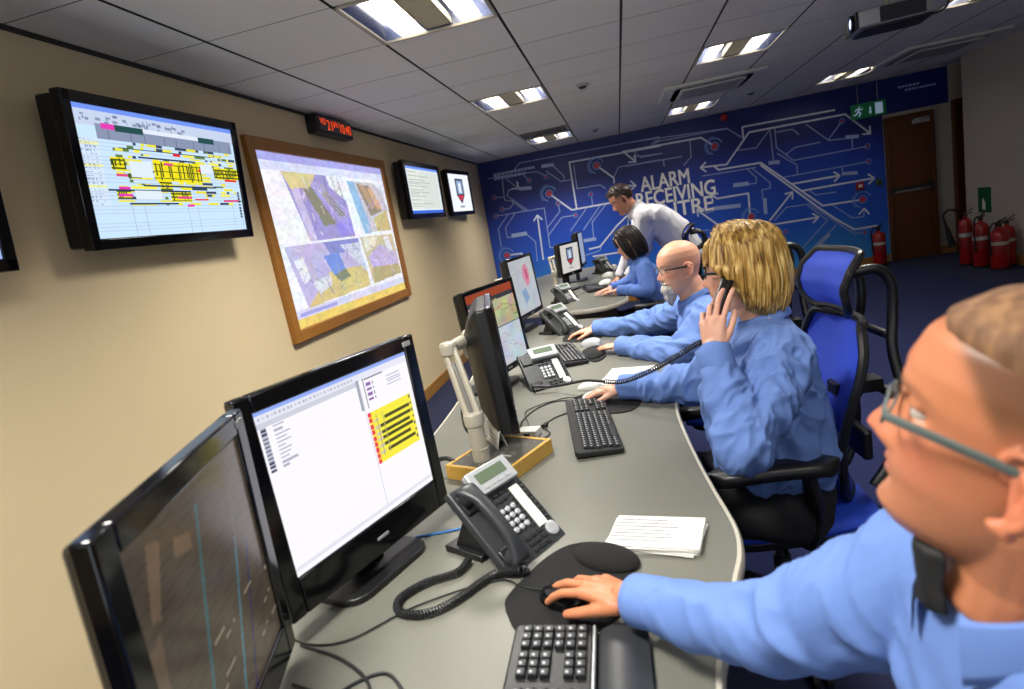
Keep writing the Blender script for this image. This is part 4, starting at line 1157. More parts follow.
def mouse(label, x, y, rz, col, z=.005, s=1.0, cat='mouse', cord=None, name='computer_mouse', group='computer mice'):
    t = thing(name, label, cat, (x, y, DZ + z), rz, group)
    b = MB(); rings = []
    for k in range(13):
        u = k / 12; th = pi * u
        xx = -.055 * cos(th); w = .03 * sin(th) ** .55 + 1e-4; h = (.036 * sin(th) ** .6) * (1 - .25 * (xx / .055)) + 1e-4
        rings.append([V((xx * s, w * s * cos(a), max(0, h * s * sin(a)))) for a in [pi * q / 12 for q in range(13)] + [pi + pi * q / 6 for q in range(1, 6)]])
    b.loft(rings); b.build('shell', col, t, ang=60)
    b = MB(); b.tube([(.02 * s, 0, .026 * s), (.042 * s, 0, .02 * s)], .004 * s, 8); b.build('wheel', 'rubber', t)
    b = MB(); b.tube([(-.05 * s, -.0245 * s, .006 * s), (-.02 * s, -.0292 * s, .012 * s), (.02 * s, -.0292 * s, .012 * s), (.05 * s, -.018 * s, .006 * s)], .0012, 6); b.build('side_trim', 'silver', t)
    if cord:
        b = MB(); Mi = Matrix.Rotation(-rz, 4, 'Z')
        b.tube(smooth_path([Mi @ (V((p[0], p[1], p[2] if len(p) > 2 else DZ + .004)) - V((x, y, DZ + z))) for p in cord]), .0018, 6); b.build('cord', 'cable', t)
    return t
mouse('glossy black mouse under the hand of the man in front', -.198, 1.005, radians(148), 'gloss', .005, 1.0, cord=[(-.245, 1.035, DZ + .012), (-.29, 1.06), (-.35, 1.09), (-.5, 1.02), (-.6, .93), (-.68, .92), (-.75, .95)])
mouse('white mouse under the hand of the woman', -.187, 2.235, radians(160), 'white', .005, .95, cord=[(-.24, 2.255, DZ + .012), (-.32, 2.3), (-.45, 2.2), (-.42, 2.0), (-.55, 1.95)])
mouse('white mouse lying just behind the hand of the woman', -.215, 2.40, radians(165), 'white', .0, .95)
mouse('grey trackball mouse on the desk beside the dark wrist pad', -.245, 3.22, radians(150), 'silver', .0, 1.15)
mouse('dark mouse under the reaching hand of the bald man', -.315, 3.52, radians(160), 'gloss', .005, 1.0)
mouse('white mouse on the second desk next to the keyboard', -.22, 5.82, radians(160), 'white', .005, 1.2)
mouse('white mouse near the middle of the second desk', -.21, 6.5, radians(150), 'white', 0, 1.2)
mouse('white mouse at the far end of the second desk', -.17, 7.2, radians(150), 'white', 0, 1.3)

# ---------------- paper, box, cards
def pad(label, c, rz, W, D, n=14, name='notepad', group='paper notepads'):
    t = thing(name, label, 'notepad', (c[0], c[1], DZ), rz, group)
    r = random.Random(4)
    b = MB(); b.box((0, 0, .0015), (W, D, .003)); b.build('backing_card', 'paper_grey', t)
    for i in range(n):
        b = MB(); k = .003 + i * .0009
        b.box((r.uniform(-.004, .004), r.uniform(-.004, .004), k + .0004), (W - .004, D - .004, .0007), rotm(0, 0, r.uniform(-.03, .03) * .4 - (.09 if i < 4 else 0))); b.build('sheet', 'paper', t, smooth=False)
    return t
n1 = pad('stack of white paper notes on the desk near the front hand', (-.022, 1.215, 0), radians(-13), .195, .13)
b = MB()
for i in range(7): b.box((-.03 + .004 * (i % 3), .045 - i * .014, .0162), (.1 + .02 * ((i * 7) % 3), .0018, .0006))
b.build('handwriting', 'pencil', n1, smooth=False)
pad('white notepad with dark edge in front of the woman, beside her cuff', (-.06, 2.50, 0), radians(-14), .2, .24, 8)
t = thing('wooden_box', 'shallow pale wood box with a dark picture lid behind the desk phone', 'box', (-.455, 1.70, DZ), radians(-26))
b = MB()
for s in (-1, 1): b.box((s * .105, 0, .0225), (.012, .25, .045)); b.box((0, s * .119, .0225), (.198, .012, .045))
b.box((0, 0, .004), (.2, .23, .006)); b.build('frame', mat('pale_pine', '#c49a45', .45, noise_amt=.15, nscale=8, stretch=(1, 8, 1)), t, bevel=.002)
c = Canvas(60, 60, '#4f4e48'); r = random.Random(2)
for i in range(60):
    x, y = r.random(), r.random(); c.rect(x, y, x + .02 + .06 * r.random(), y + .02 + .03 * r.random(), r.choice(('#6f6f69', '#3c3b37', '#5c5b55', '#8c8c86')), .6)
c.rect(.05, .1, .3, .13, '#b9b9b4'); c.rect(.62, .55, .8, .6, '#a8a8a0')
c.build('picture_lid', .198, .228, attr_mat('printed_lid', .3), t, (0, 0, .0425), rotm(-pi / 2, 0, 0))
t = thing('folded_leaflet', 'white folded card standing under the edge-on monitor', 'leaflet', (-.485, 1.80, DZ), radians(-62))
b = MB(); b.add([(-.08, -.03, 0), (.08, -.03, 0), (.08, 0, .1), (-.08, 0, .1), (-.08, .03, 0), (.08, .03, 0)], [(0, 1, 2, 3), (3, 2, 5, 4)]); o = b.build('card', 'paper', t, smooth=False)
o.modifiers.new('solid', 'SOLIDIFY').thickness = .0012
b = MB()
for i in range(6): b.box((-.01, -.0258 + i * .0036, .014 + i * .012), (.11, .0008, .004), rotm(-.29, 0, 0))
b.build('print_lines', 'paper_grey', t, smooth=False)
t = thing('small_white_box', 'small white junction box lying among cables under the woman\'s monitors', 'junction box', (-.40, 1.93, DZ), radians(-10))
b = MB(); b.rbox((0, 0, .0125), (.07, .055, .025), .006); b.build('casing', 'white', t, bevel=.002)
b = MB(); b.box((0, -.028, .012), (.02, .002, .012)); b.build('socket', 'dark', t)

# ---------------- cables
def cable(label, pts, r=.0022, m='cable', name='cable', cat='cable', group='loose desk cables', n=8):
    b = MB(); b.tube(smooth_path([(p[0], p[1], p[2] if len(p) > 2 else DZ + r) for p in pts], n), r, 7)
    return tag(b.build(name, m), label, cat, group)
cable('thin bright blue network cable between white screen and desk phone', [(-.80, 1.22), (-.72, 1.26), (-.636, 1.29), (-.53, 1.31), (-.46, 1.33)], .003, 'cable_blue')
cable('thin black cable tangle at the bottom edge near the dark monitor', [(-.70, .92), (-.6, .88), (-.52, .82), (-.5, .76), (-.53, .70), (-.58, .72), (-.56, .80), (-.5, .84), (-.45, .80), (-.40, .74), (-.44, .66)], .003)
cable('black cable looping beside the cable tangle at the bottom edge', [(-.66, .82), (-.6, .80), (-.52, .78), (-.46, .77), (-.40, .79), (-.38, .74), (-.44, .70), (-.5, .71), (-.56, .75), (-.6, .71)], .003)
cable('thick black cable curving behind the pole of the pale monitor arm', [(-.80, 1.62), (-.74, 1.66), (-.68, 1.69, DZ + .03), (-.62, 1.68, DZ + .05), (-.57, 1.66, DZ + .03)], .007)
cable('black cable hanging down behind the edge-on monitor', [(-.555, 1.80, 1.02), (-.57, 1.78, .93), (-.56, 1.76, .87), (-.53, 1.80, .84), (-.545, 1.80, .98)], .004)
cable('black cable from the edge-on monitor to the desk top', [(-.53, 1.84, .9), (-.545, 1.82, .85), (-.52, 1.83, .8), (-.5, 1.88)], .004)
cable('thin black cable running past the small white box to the plain keyboard', [(-.27, 2.13), (-.33, 2.08), (-.36, 2.0), (-.33, 1.92), (-.38, 1.86), (-.46, 1.84), (-.52, 1.86)], .0025)
cable('thin black cable lying between the lifted phone and the plain keyboard', [(-.22, 2.22, DZ + .004), (-.34, 2.28), (-.42, 2.2), (-.45, 2.05), (-.39, 1.95), (-.5, 2.05), (-.56, 2.1)], .0025)
b = MB(); b.tube([(-.36, 1.985, DZ + .008), (-.35, 2.01, DZ + .008)], .008, 10)
tag(b.build('cable_ferrite', 'cable'), 'small black lump on the cable beside the small white box', 'cable clip')
cable('white cable beneath the crest monitor', [(-.46, 5.6), (-.42, 5.5), (-.46, 5.35), (-.5, 5.3), (-.52, 5.25)], .006, 'silver')

# coiled cord of the near phone
b = MB(); p0 = at1(-.07, -.115, .012); 
coil(b, [p0, (p0.x + .0, p0.y - .02, DZ + .02), (-.355, 1.10, DZ + .012), (-.42, 1.02, DZ + .010), (-.47, .985, DZ + .010), (-.525, .995, DZ + .010), (-.54, 1.04, DZ + .010), (-.5, 1.09, DZ + .010), (-.44, 1.12, DZ + .010), (-.425, 1.165, DZ + .012)], .0065, .0026, 170)
tag(b.build('coiled_cord', 'cable'), 'thick black coiled telephone cord looping on the desk below the near phone', 'telephone cord')

# ================================================================== PEOPLE
def np_interp(z, zs, vs): return float(np.interp(z, zs, vs))
HZ = [-.121, -.112, -.098, -.085, -.07, -.055, -.04, -.02, 0, .02, .045, .07, .09, .105, .114, .1185]
HF = [.050, .082, .091, .088, .087, .0905, .0885, .0885, .087, .0945, .0955, .087, .070, .048, .028, .004]
HB = [-.040, -.045, -.053, -.060, -.068, -.075, -.083, -.091, -.098, -.103, -.104, -.096, -.080, -.060, -.036, -.006]
HW = [.022, .036, .046, .052, .057, .0605, .064, .069, .0725, .0745, .0755, .071, .061, .046, .028, .005]

def head_mb(mb, Mh, s=1.0, female=False, jaw=1.0, nose=1.0):
    """head surface; local x forward, y left, z up; Mh local -> world"""
    NT, NZ = 150, 110
    rings = []
    for j in range(NZ):
        q = j / (NZ - 1)
        z = -.121 + (.1185 + .121) * (.5 - .5 * cos(pi * q)) if True else 0
        xf, xb, w = np_interp(z, HZ, HF), np_interp(z, HZ, HB), np_interp(z, HZ, HW)
        if z < -.03: w *= 1 + (jaw - 1) * min(1, (-.03 - z) / .05)
        c, a = (xf + xb) / 2, (xf - xb) / 2
        ring = []
        for k in range(NT):
            t = 2 * pi * k / NT
            t = t + .35 * sin(t) * (-1)      # denser at the face
            ct, st = cos(t), sin(t)
            x = c + a * ct
            y = w * math.copysign(abs(st) ** .92, st) * (1 - .10 * ct)
            if ct > 0:
                # features
                nz = np_interp(z, [-.052, -.046, -.042, -.034, -.026, -.01, .004, .016, .024], [0, .006, .015, .025, .0225, .0145, .007, .002, 0]) * nose
                sg = np_interp(z, [-.046, -.034, -.02, .0, .02], [.013, .0125, .0085, .0065, .008])
                x += nz * math.exp(-(y / sg) ** 2)
                x += .006 * math.exp(-((abs(y) - .0135) / .006) ** 2 - ((z + .040) / .007) ** 2)      # nostril wings
                x -= .0125 * math.exp(-((abs(y) - .031) / .015) ** 2 - ((z - .006) / .0115) ** 2)     # eye socket
                x += .0035 * math.exp(-((abs(y) - .03) / .02) ** 2 - ((z - .025) / .008) ** 2)         # brow
                x += .004 * math.exp(-((abs(y) - .042) / .018) ** 2 - ((z + .025) / .02) ** 2)       # cheek
                lw = math.exp(-(y / .019) ** 4)
                x += lw * (.0045 * math.exp(-((z + .0555) / .0038) ** 2) + .0050 * math.exp(-((z + .0660) / .0045) ** 2) - .0035 * math.exp(-((z + .0607) / .0016) ** 2) - .003 * math.exp(-((z + .0765) / .005) ** 2))
                x += .003 * math.exp(-(y / .016) ** 2 - ((z + .097) / .012) ** 2)
            ring.append(Mh @ V((x * s, y * s, z * s)))
        rings.append(ring)
    mb.loft(rings)
    # eyelids
    for sy in (-1, 1):
        mb.ell(Mh @ V((.0685 * s, sy * .031 * s, .0145 * s)), (.0130 * s, .0160 * s, .0098 * s), Mh.to_3x3() @ rotm(0, 0, sy * .35), 18, 12)
        mb.ell(Mh @ V((.0670 * s, sy * .031 * s, -.0035 * s)), (.0128 * s, .0155 * s, .0085 * s), Mh.to_3x3() @ rotm(0, 0, sy * .35), 18, 12)
        # ears
        R = Mh.to_3x3() @ rotm(0, 0, sy * .42) 
        ec = V((-.008, sy * .0775, -.012))
        def E(dx, dz, dy=0): return Mh @ ((ec + rotm(0, 0, sy * -.42) @ V((dx, sy * dy, dz))) * s)
        mb.chain([E(-.0, -.028, .002), E(.008, -.032, .003), E(-.004, -.034, .003)], [.005 * s, .0055 * s, .005 * s], 10)
        rim = [E(.012, .006, .001), E(.013, .02, .005), E(.006, .03, .008), (E(-.006, .033, .011)), E(-.018, .026, .015), E(-.023, .012, .017), E(-.021, -.004, .015), E(-.014, -.018, .011), E(-.004, -.028, .006)]
        mb.chain(rim, [.004 * s] * 9, 10)
        mb.chain([E(.0, .016, .004), E(-.012, .012, .009), E(-.012, -.006, .008), E(-.004, -.018, .004)], [.0035 * s, .0045 * s, .0045 * s, .004 * s], 10)
        mb.chain([E(.0, .02, -.002), E(-.002, -.02, -.002)], [.009 * s, .007 * s], 10)

def hand_mb(mb, wrist, d, n, thumb, curls, s=1.0, spread=.10, thumb_out=.75, tcurl=.25, arm=None, flare=0):
    """wrist point, d fingers direction, n palm facing, thumb radial side; curls: 4 x (mcp, pip, dip)"""
    d = V(d).normalized(); n = V(n); n = (n - d * n.dot(d)).normalized(); r = V(thumb); r = (r - d * r.dot(d) - n * r.dot(n)).normalized()
    W = V(wrist)
    ks = [(.030, .088), (.010, .092), (-.010, .087), (-.029, .078)]
    lens = [(.041, .024, .019), (.045, .028, .020), (.042, .026, .019), (.032, .020, .017)]
    rad = [.0088, .0090, .0086, .0076]
    mb.cap(W - d * .03 * s, W + d * .012 * s, .0265 * s, .026 * s, 16)
    mb.ell(W + (d * .05 - n * .0) * s, (.046 * s, .037 * s, .0145 * s), Matrix((d, r, n)).transposed(), 20, 12)
    mb.ell(W + (d * .035 + r * .022 + n * .006) * s, (.032 * s, .016 * s, .0145 * s), Matrix((d, r, n)).transposed(), 16, 10)
    tips = []
    for i, (ro, do) in enumerate(ks):
        K = W + (d * do + r * ro - n * (.003 if i in (1, 2) else 0)) * s
        B = W + (d * .012 + r * ro * .55) * s
        mb.cap(B, K, .0125 * s, .0105 * s, 14)
        a = 0
        p = K
        side = (1.4 - i) * spread
        base = (d * cos(side) + r * sin(side)).normalized()
        rr = rad[i] * s
        for q in range(3):
            a += curls[i][q]
            dirn = base * cos(a) + n * sin(a)
            e = p + dirn * lens[i][q] * s
            mb.cap(p, e, rr, rr * (.93 if q < 2 else .84), 14)
            rr *= .93
            p = e
        tips.append(p)
    # thumb
    B = W + (d * .016 + r * .022 + n * .008) * s
    td = (d * cos(thumb_out) + r * sin(thumb_out) + n * .25).normalized()
    m1 = B + td * .042 * s
    td2 = (d * cos(thumb_out - tcurl) + r * sin(thumb_out - tcurl) + n * .3).normalized()
    m2 = m1 + td2 * .032 * s
    td3 = (d * cos(thumb_out - 2 * tcurl) + r * sin(thumb_out - 2 * tcurl) + n * .32).normalized()
    m3 = m2 + td3 * .025 * s
    mb.cap(B, m1, .0145 * s, .0115 * s, 14); mb.cap(m1, m2, .0108 * s, .0098 * s, 14); mb.cap(m2, m3, .0098 * s, .0082 * s, 14)
    return tips + [m3]

def torso_mb(mb, rings, n=36, p=.8):
    """rings: (centre, side vector * half width, front vector * half depth)"""
    out = []
    for c, sv, fv in rings:
        c = V(c); sv = V(sv); fv = V(fv)
        out.append([c + sv * math.copysign(abs(cos(t)) ** p, cos(t)) + fv * math.copysign(abs(sin(t)) ** p, sin(t)) for t in [2 * pi * k / n for k in range(n)]])
    mb.loft(out)
    return out

def remesh(mb, voxel, smooth=3, fac=.5):
    me = mb.mesh('tmp')
    o = bpy.data.objects.new('tmp', me); COL.objects.link(o)
    m = o.modifiers.new('r', 'REMESH'); m.mode = 'VOXEL'; m.voxel_size = voxel; m.adaptivity = 0
    if smooth:
        m = o.modifiers.new('s', 'SMOOTH'); m.factor = fac; m.iterations = smooth
    dg = bpy.context.evaluated_depsgraph_get(); dg.update()
    me2 = bpy.data.meshes.new_from_object(o.evaluated_get(dg))
    bpy.data.objects.remove(o); bpy.data.meshes.remove(me)
    me2.materials.clear()
    return me2

def get_co(me):
    a = np.empty(len(me.vertices) * 3, np.float32); me.vertices.foreach_get('co', a); return a.reshape(-1, 3)
def set_co(me, a):
    me.vertices.foreach_set('co', np.ascontiguousarray(a, np.float32).ravel()); me.update()
def get_no(me):
    a = np.empty(len(me.vertices) * 3, np.float32); me.vertex_normals.foreach_get('vector', a); return a.reshape(-1, 3)

def folds(me, amp=.007, freq=16, seed=0, mask=None, flow=(0, 0, 1), fine=.35):
    """cloth creases: ridged noise, long along `flow` directions"""
    co = get_co(me); no = get_no(me)
    out = np.zeros(len(co))
    fl = V(flow).normalized(); s_, u_, _ = frame_of(fl)
    off = V((seed * 3.1, seed * 1.7, seed * .9))
    for i, p in enumerate(co):
        p = V(p)
        w = noise.noise_vector(p * freq * .45 + off) * .05
        q = p + w
        a = V((q.dot(s_) * freq, q.dot(u_) * freq, q.dot(fl) * freq * .38)) + off
        n1 = 1 - abs(noise.noise(a)) * 2.6
        n2 = 1 - abs(noise.noise(a * 2.1 + V((5, 2, 1)))) * 2.4
        out[i] = max(n1, -.6) + fine * max(n2, -.5)
    if mask is not None: out = out * mask(co)
    set_co(me, co + no * (out * amp)[:, None] - no * (amp * .3))

def person(name, label, base, spec):
    t = thing(name, label, 'person', base)
    B = V(base)
    Mh = Matrix.Translation(V(spec['head']) - B) @ Euler((0, 0, radians(spec['ypr'][0]))).to_matrix().to_4x4() @ Euler((0, -radians(spec['ypr'][1]), 0)).to_matrix().to_4x4() @ Euler((radians(spec['ypr'][2]), 0, 0)).to_matrix().to_4x4()
    s = spec.get('hs', 1.0)
    L = lambda p: V(p) - B
    hd = MB(); head_mb(hd, Mh, s, jaw=spec.get('jaw', 1), nose=spec.get('nose', 1))
    neck0 = Mh @ V((-.022, 0, -.075)) ; nb = L(spec['neck'])
    nr = spec.get('nr', .056)
    hd.chain([neck0 + (neck0 - nb).normalized() * .02, neck0.lerp(nb, .5), nb], [nr * .97, nr * .98, nr * 1.12], 24)
    hd.cap(Mh @ V((.03, 0, -.088)), Mh @ V((-.01, 0, -.11)), .03, .04, 18)
    # inner trunk and arms under the clothes
    ch, hp = L(spec['chest']), L(spec['hip'])
    hd.chain([nb, ch, hp], [.06, .085, .09], 20)
    for side in ('L', 'R'):
        a = spec['arms'][side]
        sh, el, wr = L(a['sh']), L(a['el']), L(a['wr'])
        hd.chain([nb, sh, el, wr], [.05, .036, .030, .024], 16)
        hand_mb(hd, wr, a['d'], a['n'], a['th'], a['curls'], spec.get('hands', 1.0), a.get('spread', .1), a.get('to', .75), a.get('tc', .25))
    me = remesh(hd, spec.get('voxel', .0028), 2, .4)
    # skin colours as the person's own colouring: lips, brows, stubble, redness
    co = get_co(me)
    Mi = np.array(Mh.inverted())
    loc = (co @ Mi[:3, :3].T + Mi[:3, 3]) / s
    x, y, z = loc[:, 0], loc[:, 1], loc[:, 2]
    skin = np.array(lin(spec.get('skin', '#d9a184'))[:3])
    col = np.repeat(skin[None], len(co), 0)
    def mixc(mask, c):
        nonlocal col
        c = np.array(lin(c)[:3]); mask = np.clip(mask, 0, 1)[:, None]; col = col * (1 - mask) + c * mask
    front = (x > .03)
    mixc(front * .38 * np.exp(-((np.abs(y) - .042) / .022) ** 2 - ((z + .03) / .022) ** 2), '#cf6f5a')
    mixc((x > .09) * .4 * np.exp(-(y / .014) ** 2 - ((z + .034) / .014) ** 2), '#cf6f5a')
    mixc(front * .95 * np.exp(-(np.abs(y) / .021) ** 4 - ((z + .0607) / .0085) ** 4), spec.get('lips', '#b86a60'))
    ear = np.exp(-((x + .012) / .03) ** 4 - ((np.abs(y) - .085) / .016) ** 4 - ((z + .01) / .04) ** 4)
    mixc(.35 * ear, '#cc6a55')
    if spec.get('brows'):
        mixc(front * spec.get('browk', .85) * np.exp(-((np.abs(y) - .032) / .02) ** 4 - ((z - .0265 + (np.abs(y) - .03) ** 2 * 8) / .0045) ** 2), spec['brows'])
    if spec.get('stubble'):
        nz = np.array([noise.noise(V(p) * 500) for p in co]) * .25 if spec.get('detail') else 0
        beard = (x > -.02) * (1 / (1 + np.exp((z + .045 + .25 * np.maximum(0, .05 - x)) / .006))) * (1 / (1 + np.exp(-(z + .125) / .006)))
        mixc(beard * (spec['stubble'][1] + nz), spec['stubble'][0])
    if spec.get('scalp'):
        hl = spec.get('hairline', .072)
        m_ = 1 / (1 + np.exp(-(z - (hl - np.clip(.062 - x, 0, .2) * 1.35) ) / .004)) * (x < .085)
        mixc(m_ * spec['scalp'][1] * (1 - ear), spec['scalp'][0])
    ca = me.color_attributes.new('col', 'FLOAT_COLOR', 'POINT')
    cc = np.ones((len(co), 4), np.float32); cc[:, :3] = col
    ca.data.foreach_set('color', cc.ravel())
    body = link('body', me, 'skin', t, ang=180)
    # eyes
    for sy in (-1, 1):
        R = Mh.to_3x3()
        b = MB(); b.ell(Mh @ V((.0668 * s, sy * .031 * s, .0065 * s)), (.0122 * s,) * 3, R @ rotm(0, pi / 2, 0), 24, 16)
        ec = Mh @ V((.0668 * s, sy * .031 * s, .0065 * s)); gd = (R @ V((1, 0, spec.get('gaze', -.1)))).normalized()
        me = b.mesh(); 
        o = link('eye', me, ['eye_white', 'iris', 'pupil'], t)
        for pl in me.polygons:
            k = (pl.center - ec).normalized().dot(gd)
            pl.material_index = 2 if k > .975 else 1 if k > .87 else 0
    return t, Mh, L

M['skin'] = attr_mat('skin', .45, sss=.12)
M['eye_white'] = mat('eye_white', '#b8aca4', .35)
M['iris'] = mat('iris_blue_grey', '#4d6473', .15)
M['pupil'] = mat('pupil', '#0a0a0c', .1)
M['lens_glass'] = mat('spectacle_glass', '#ffffff', .05, alpha=.12)

def shirt(t, L, spec, name='shirt', m='shirt', voxel=.0055, amp=.008, freq=15, seed=1, flow=(0, 0, 1), fine=.35, sm=3):
    mb = MB()
    sp = spec
    torso_mb(mb, [(L(c), sv, fv) for c, sv, fv in sp['torso']])
    for side in ('L', 'R'):
        a = sp['arms'][side]
        sh, el, wr = L(a['sh']), L(a['el']), L(a['wr'])
        r0, r1, r2 = sp.get('sleeve', (.072, .058, .042))
        in_ = L(sp['chest']).lerp(L(sp['neck']), .62)
        cu = wr + (el - wr).normalized() * a.get('cuff', .02)
        mid = sh.lerp(el, .5); mid2 = el.lerp(cu, .5)
        mb.chain([in_, sh], [.085, r0], 24)
        mb.chain([sh, mid + V((0, 0, -.006)), el, mid2 + V((0, 0, -.004)), cu], [r0, r0 * .92, r1, (r1 + r2) / 2 * 1.02, r2], 24)
    me = remesh(mb, voxel, sm)
    nb = L(sp['neck'])
    wrs = [L(sp['arms'][s_]['wr']) for s_ in 'LR']
    def mask(co):
        m_ = np.clip((np.linalg.norm(co - np.array(nb), axis=1) - .09) / .08, .2, 1)
        for w in wrs: m_ *= np.clip((np.linalg.norm(co - np.array(w), axis=1) - .05) / .07, .12, 1)
        return m_
    folds(me, amp, freq, seed, mask, flow, fine)
    o = link(name, me, m, t, ang=180)
    # cuffs
    for side in ('L', 'R'):
        a = sp['arms'][side]
        el, wr = L(a['el']), L(a['wr'])
        d = (wr - el).normalized(); r2 = sp.get('sleeve', (.07, .058, .042))[2]
        q = wr - d * a.get('cuff', .02)
        b = MB(); x, y, _ = frame_of(d)
        rings = []
        for dd, rr in ((-.055, r2 * .96), (-.05, r2 * 1.04), (-.0, r2 * 1.05), (.018, r2 * 1.04), (.02, r2 * .98), (.0, r2 * .93)):
            rings.append([q + d * dd + (x * cos(w) + y * sin(w)) * rr for w in [2 * pi * k / 24 for k in range(24)]])
        b.loft(rings, cap=False); b.build('cuff', m, o, ang=60)
    # collar: a stand and a folded leaf round the neck
    b = MB()
    up = sp.get('neck_up', V((0, 0, 1))); up = V(up).normalized(); fw = V(sp['fw']).normalized(); fw = (fw - up * fw.dot(up)).normalized(); lf = up.cross(fw)
    c0 = nb + up * sp.get('collar_dz', .0); R_ = sp.get('collar_r', .072)
    gap = sp.get('collar_gap', .3)
    N = 33
    def ring(dz, r, fwd=0, pt=0):
        out = []
        for k in range(N):
            w = gap + (2 * pi - 2 * gap) * k / (N - 1)
            e = abs(k / (N - 1) - .5) * 2
            dz_ = dz - pt * max(0, (e - .6) / .4) ** 1.5
            front = .012 * max(0, cos(w))
            out.append(c0 + (fw * cos(w) * (r + front) + lf * sin(w) * r * .98) + up * (dz_ - .028 * max(0, cos(w)) + .012 * max(0, -cos(w))))
        return out
    r1 = ring(-.02, R_ * 1.02); r2 = ring(.022, R_ * .97); r3 = ring(.027, R_ * 1.02); r4 = ring(-.006, R_ * 1.17, pt=.03); r5 = ring(-.01, R_ * 1.14, pt=.03); r6 = ring(.018, R_ * 1.0)
    b.loft([r1, r2, r3, r4, r5, r6], cap=False, closed=False)
    o2 = b.build('collar', sp.get('collar_m', m), o, sub=1)
    return o

def trousers(t, L, legs, m='trouser', pelvis=None, belt=None):
    mb = MB()
    for hip, knee, ankle in legs:
        mb.chain([L(hip), L(hip).lerp(L(knee), .5), L(knee), L(knee).lerp(L(ankle), .5), L(ankle)], [.105, .092, .072, .062, .055], 20)
    h = (L(legs[0][0]) + L(legs[1][0])) / 2
    mb.ell(h + V((0, 0, .02)), pelvis or (.13, .19, .12))
    me = remesh(mb, .012, 3)
    folds(me, .006, 9, 4)
    o = link('trousers', me, m, t, ang=180)
    for hip, knee, ankle in legs:
        b = MB(); a = L(ankle); f = (L(knee) - L(hip)); f.z = 0; f.normalize(); s_ = V((-f.y, f.x, 0))
        rings = []
        for u, w, h_ in ((-.09, .03, .07), (-.07, .038, .09), (0, .042, .08), (.08, .046, .055), (.14, .042, .042), (.175, .02, .03)):
            c = V((a.x, a.y, -0.0)) + f * u; z0 = -L((0, 0, 0)).z * 0
            zb = L((0, 0, 0)).z
            rings.append([V((c.x + s_.x * sx * w, c.y + s_.y * sx * w, zb + sz * h_ + .002)) for sx, sz in ((-1, 0), (1, 0), (1.0, .5), (.6, 1), (-.6, 1), (-1, .5))])
        b.loft(rings); b.build('shoe', 'rubber', t, bevel=.006)
    return o

def glasses(t, Mh, s, m='dark', lens=True, rim=.0012, w=.0, temple_m=None, full=True, tw=.0022):
    T = lambda x, y, z: Mh @ V((x * s, y * s, z * s))
    b = MB()
    for sy in (-1, 1):
        if full:
            ring = [T(.0965 - .006 * abs(cos(a)) * (1 if cos(a) * sy > 0 else .2), sy * .033 + .0245 * cos(a), .004 + .0155 * sin(a)) for a in [2 * pi * k / 24 for k in range(25)]]
            b.tube(ring, rim, 6, cap=False)
        b.tube([T(.0905, sy * .058, .008), T(.086, sy * .069, .0085), T(.03, sy * .0775, .006), T(-.012, sy * .0815, .003), T(-.028, sy * .0815, -.012)], tw * .62, 6, flat=1.8)
    b.tube([T(.0965, -.0095, .008), T(.101, 0, .0115), T(.0965, .0095, .008)], rim * 1.2, 6)
    g = b.build('glasses', m, t, ang=60)
    if lens:
        for sy in (-1, 1):
            b = MB(); b.add([T(.0962 - .006 * abs(cos(a)) * (1 if cos(a) * sy > 0 else .2), sy * .033 + .024 * cos(a), .004 + .015 * sin(a)) for a in [2 * pi * k / 24 for k in range(24)]], [tuple(range(24))])
            b.build('lens', 'lens_glass', g)
    return g

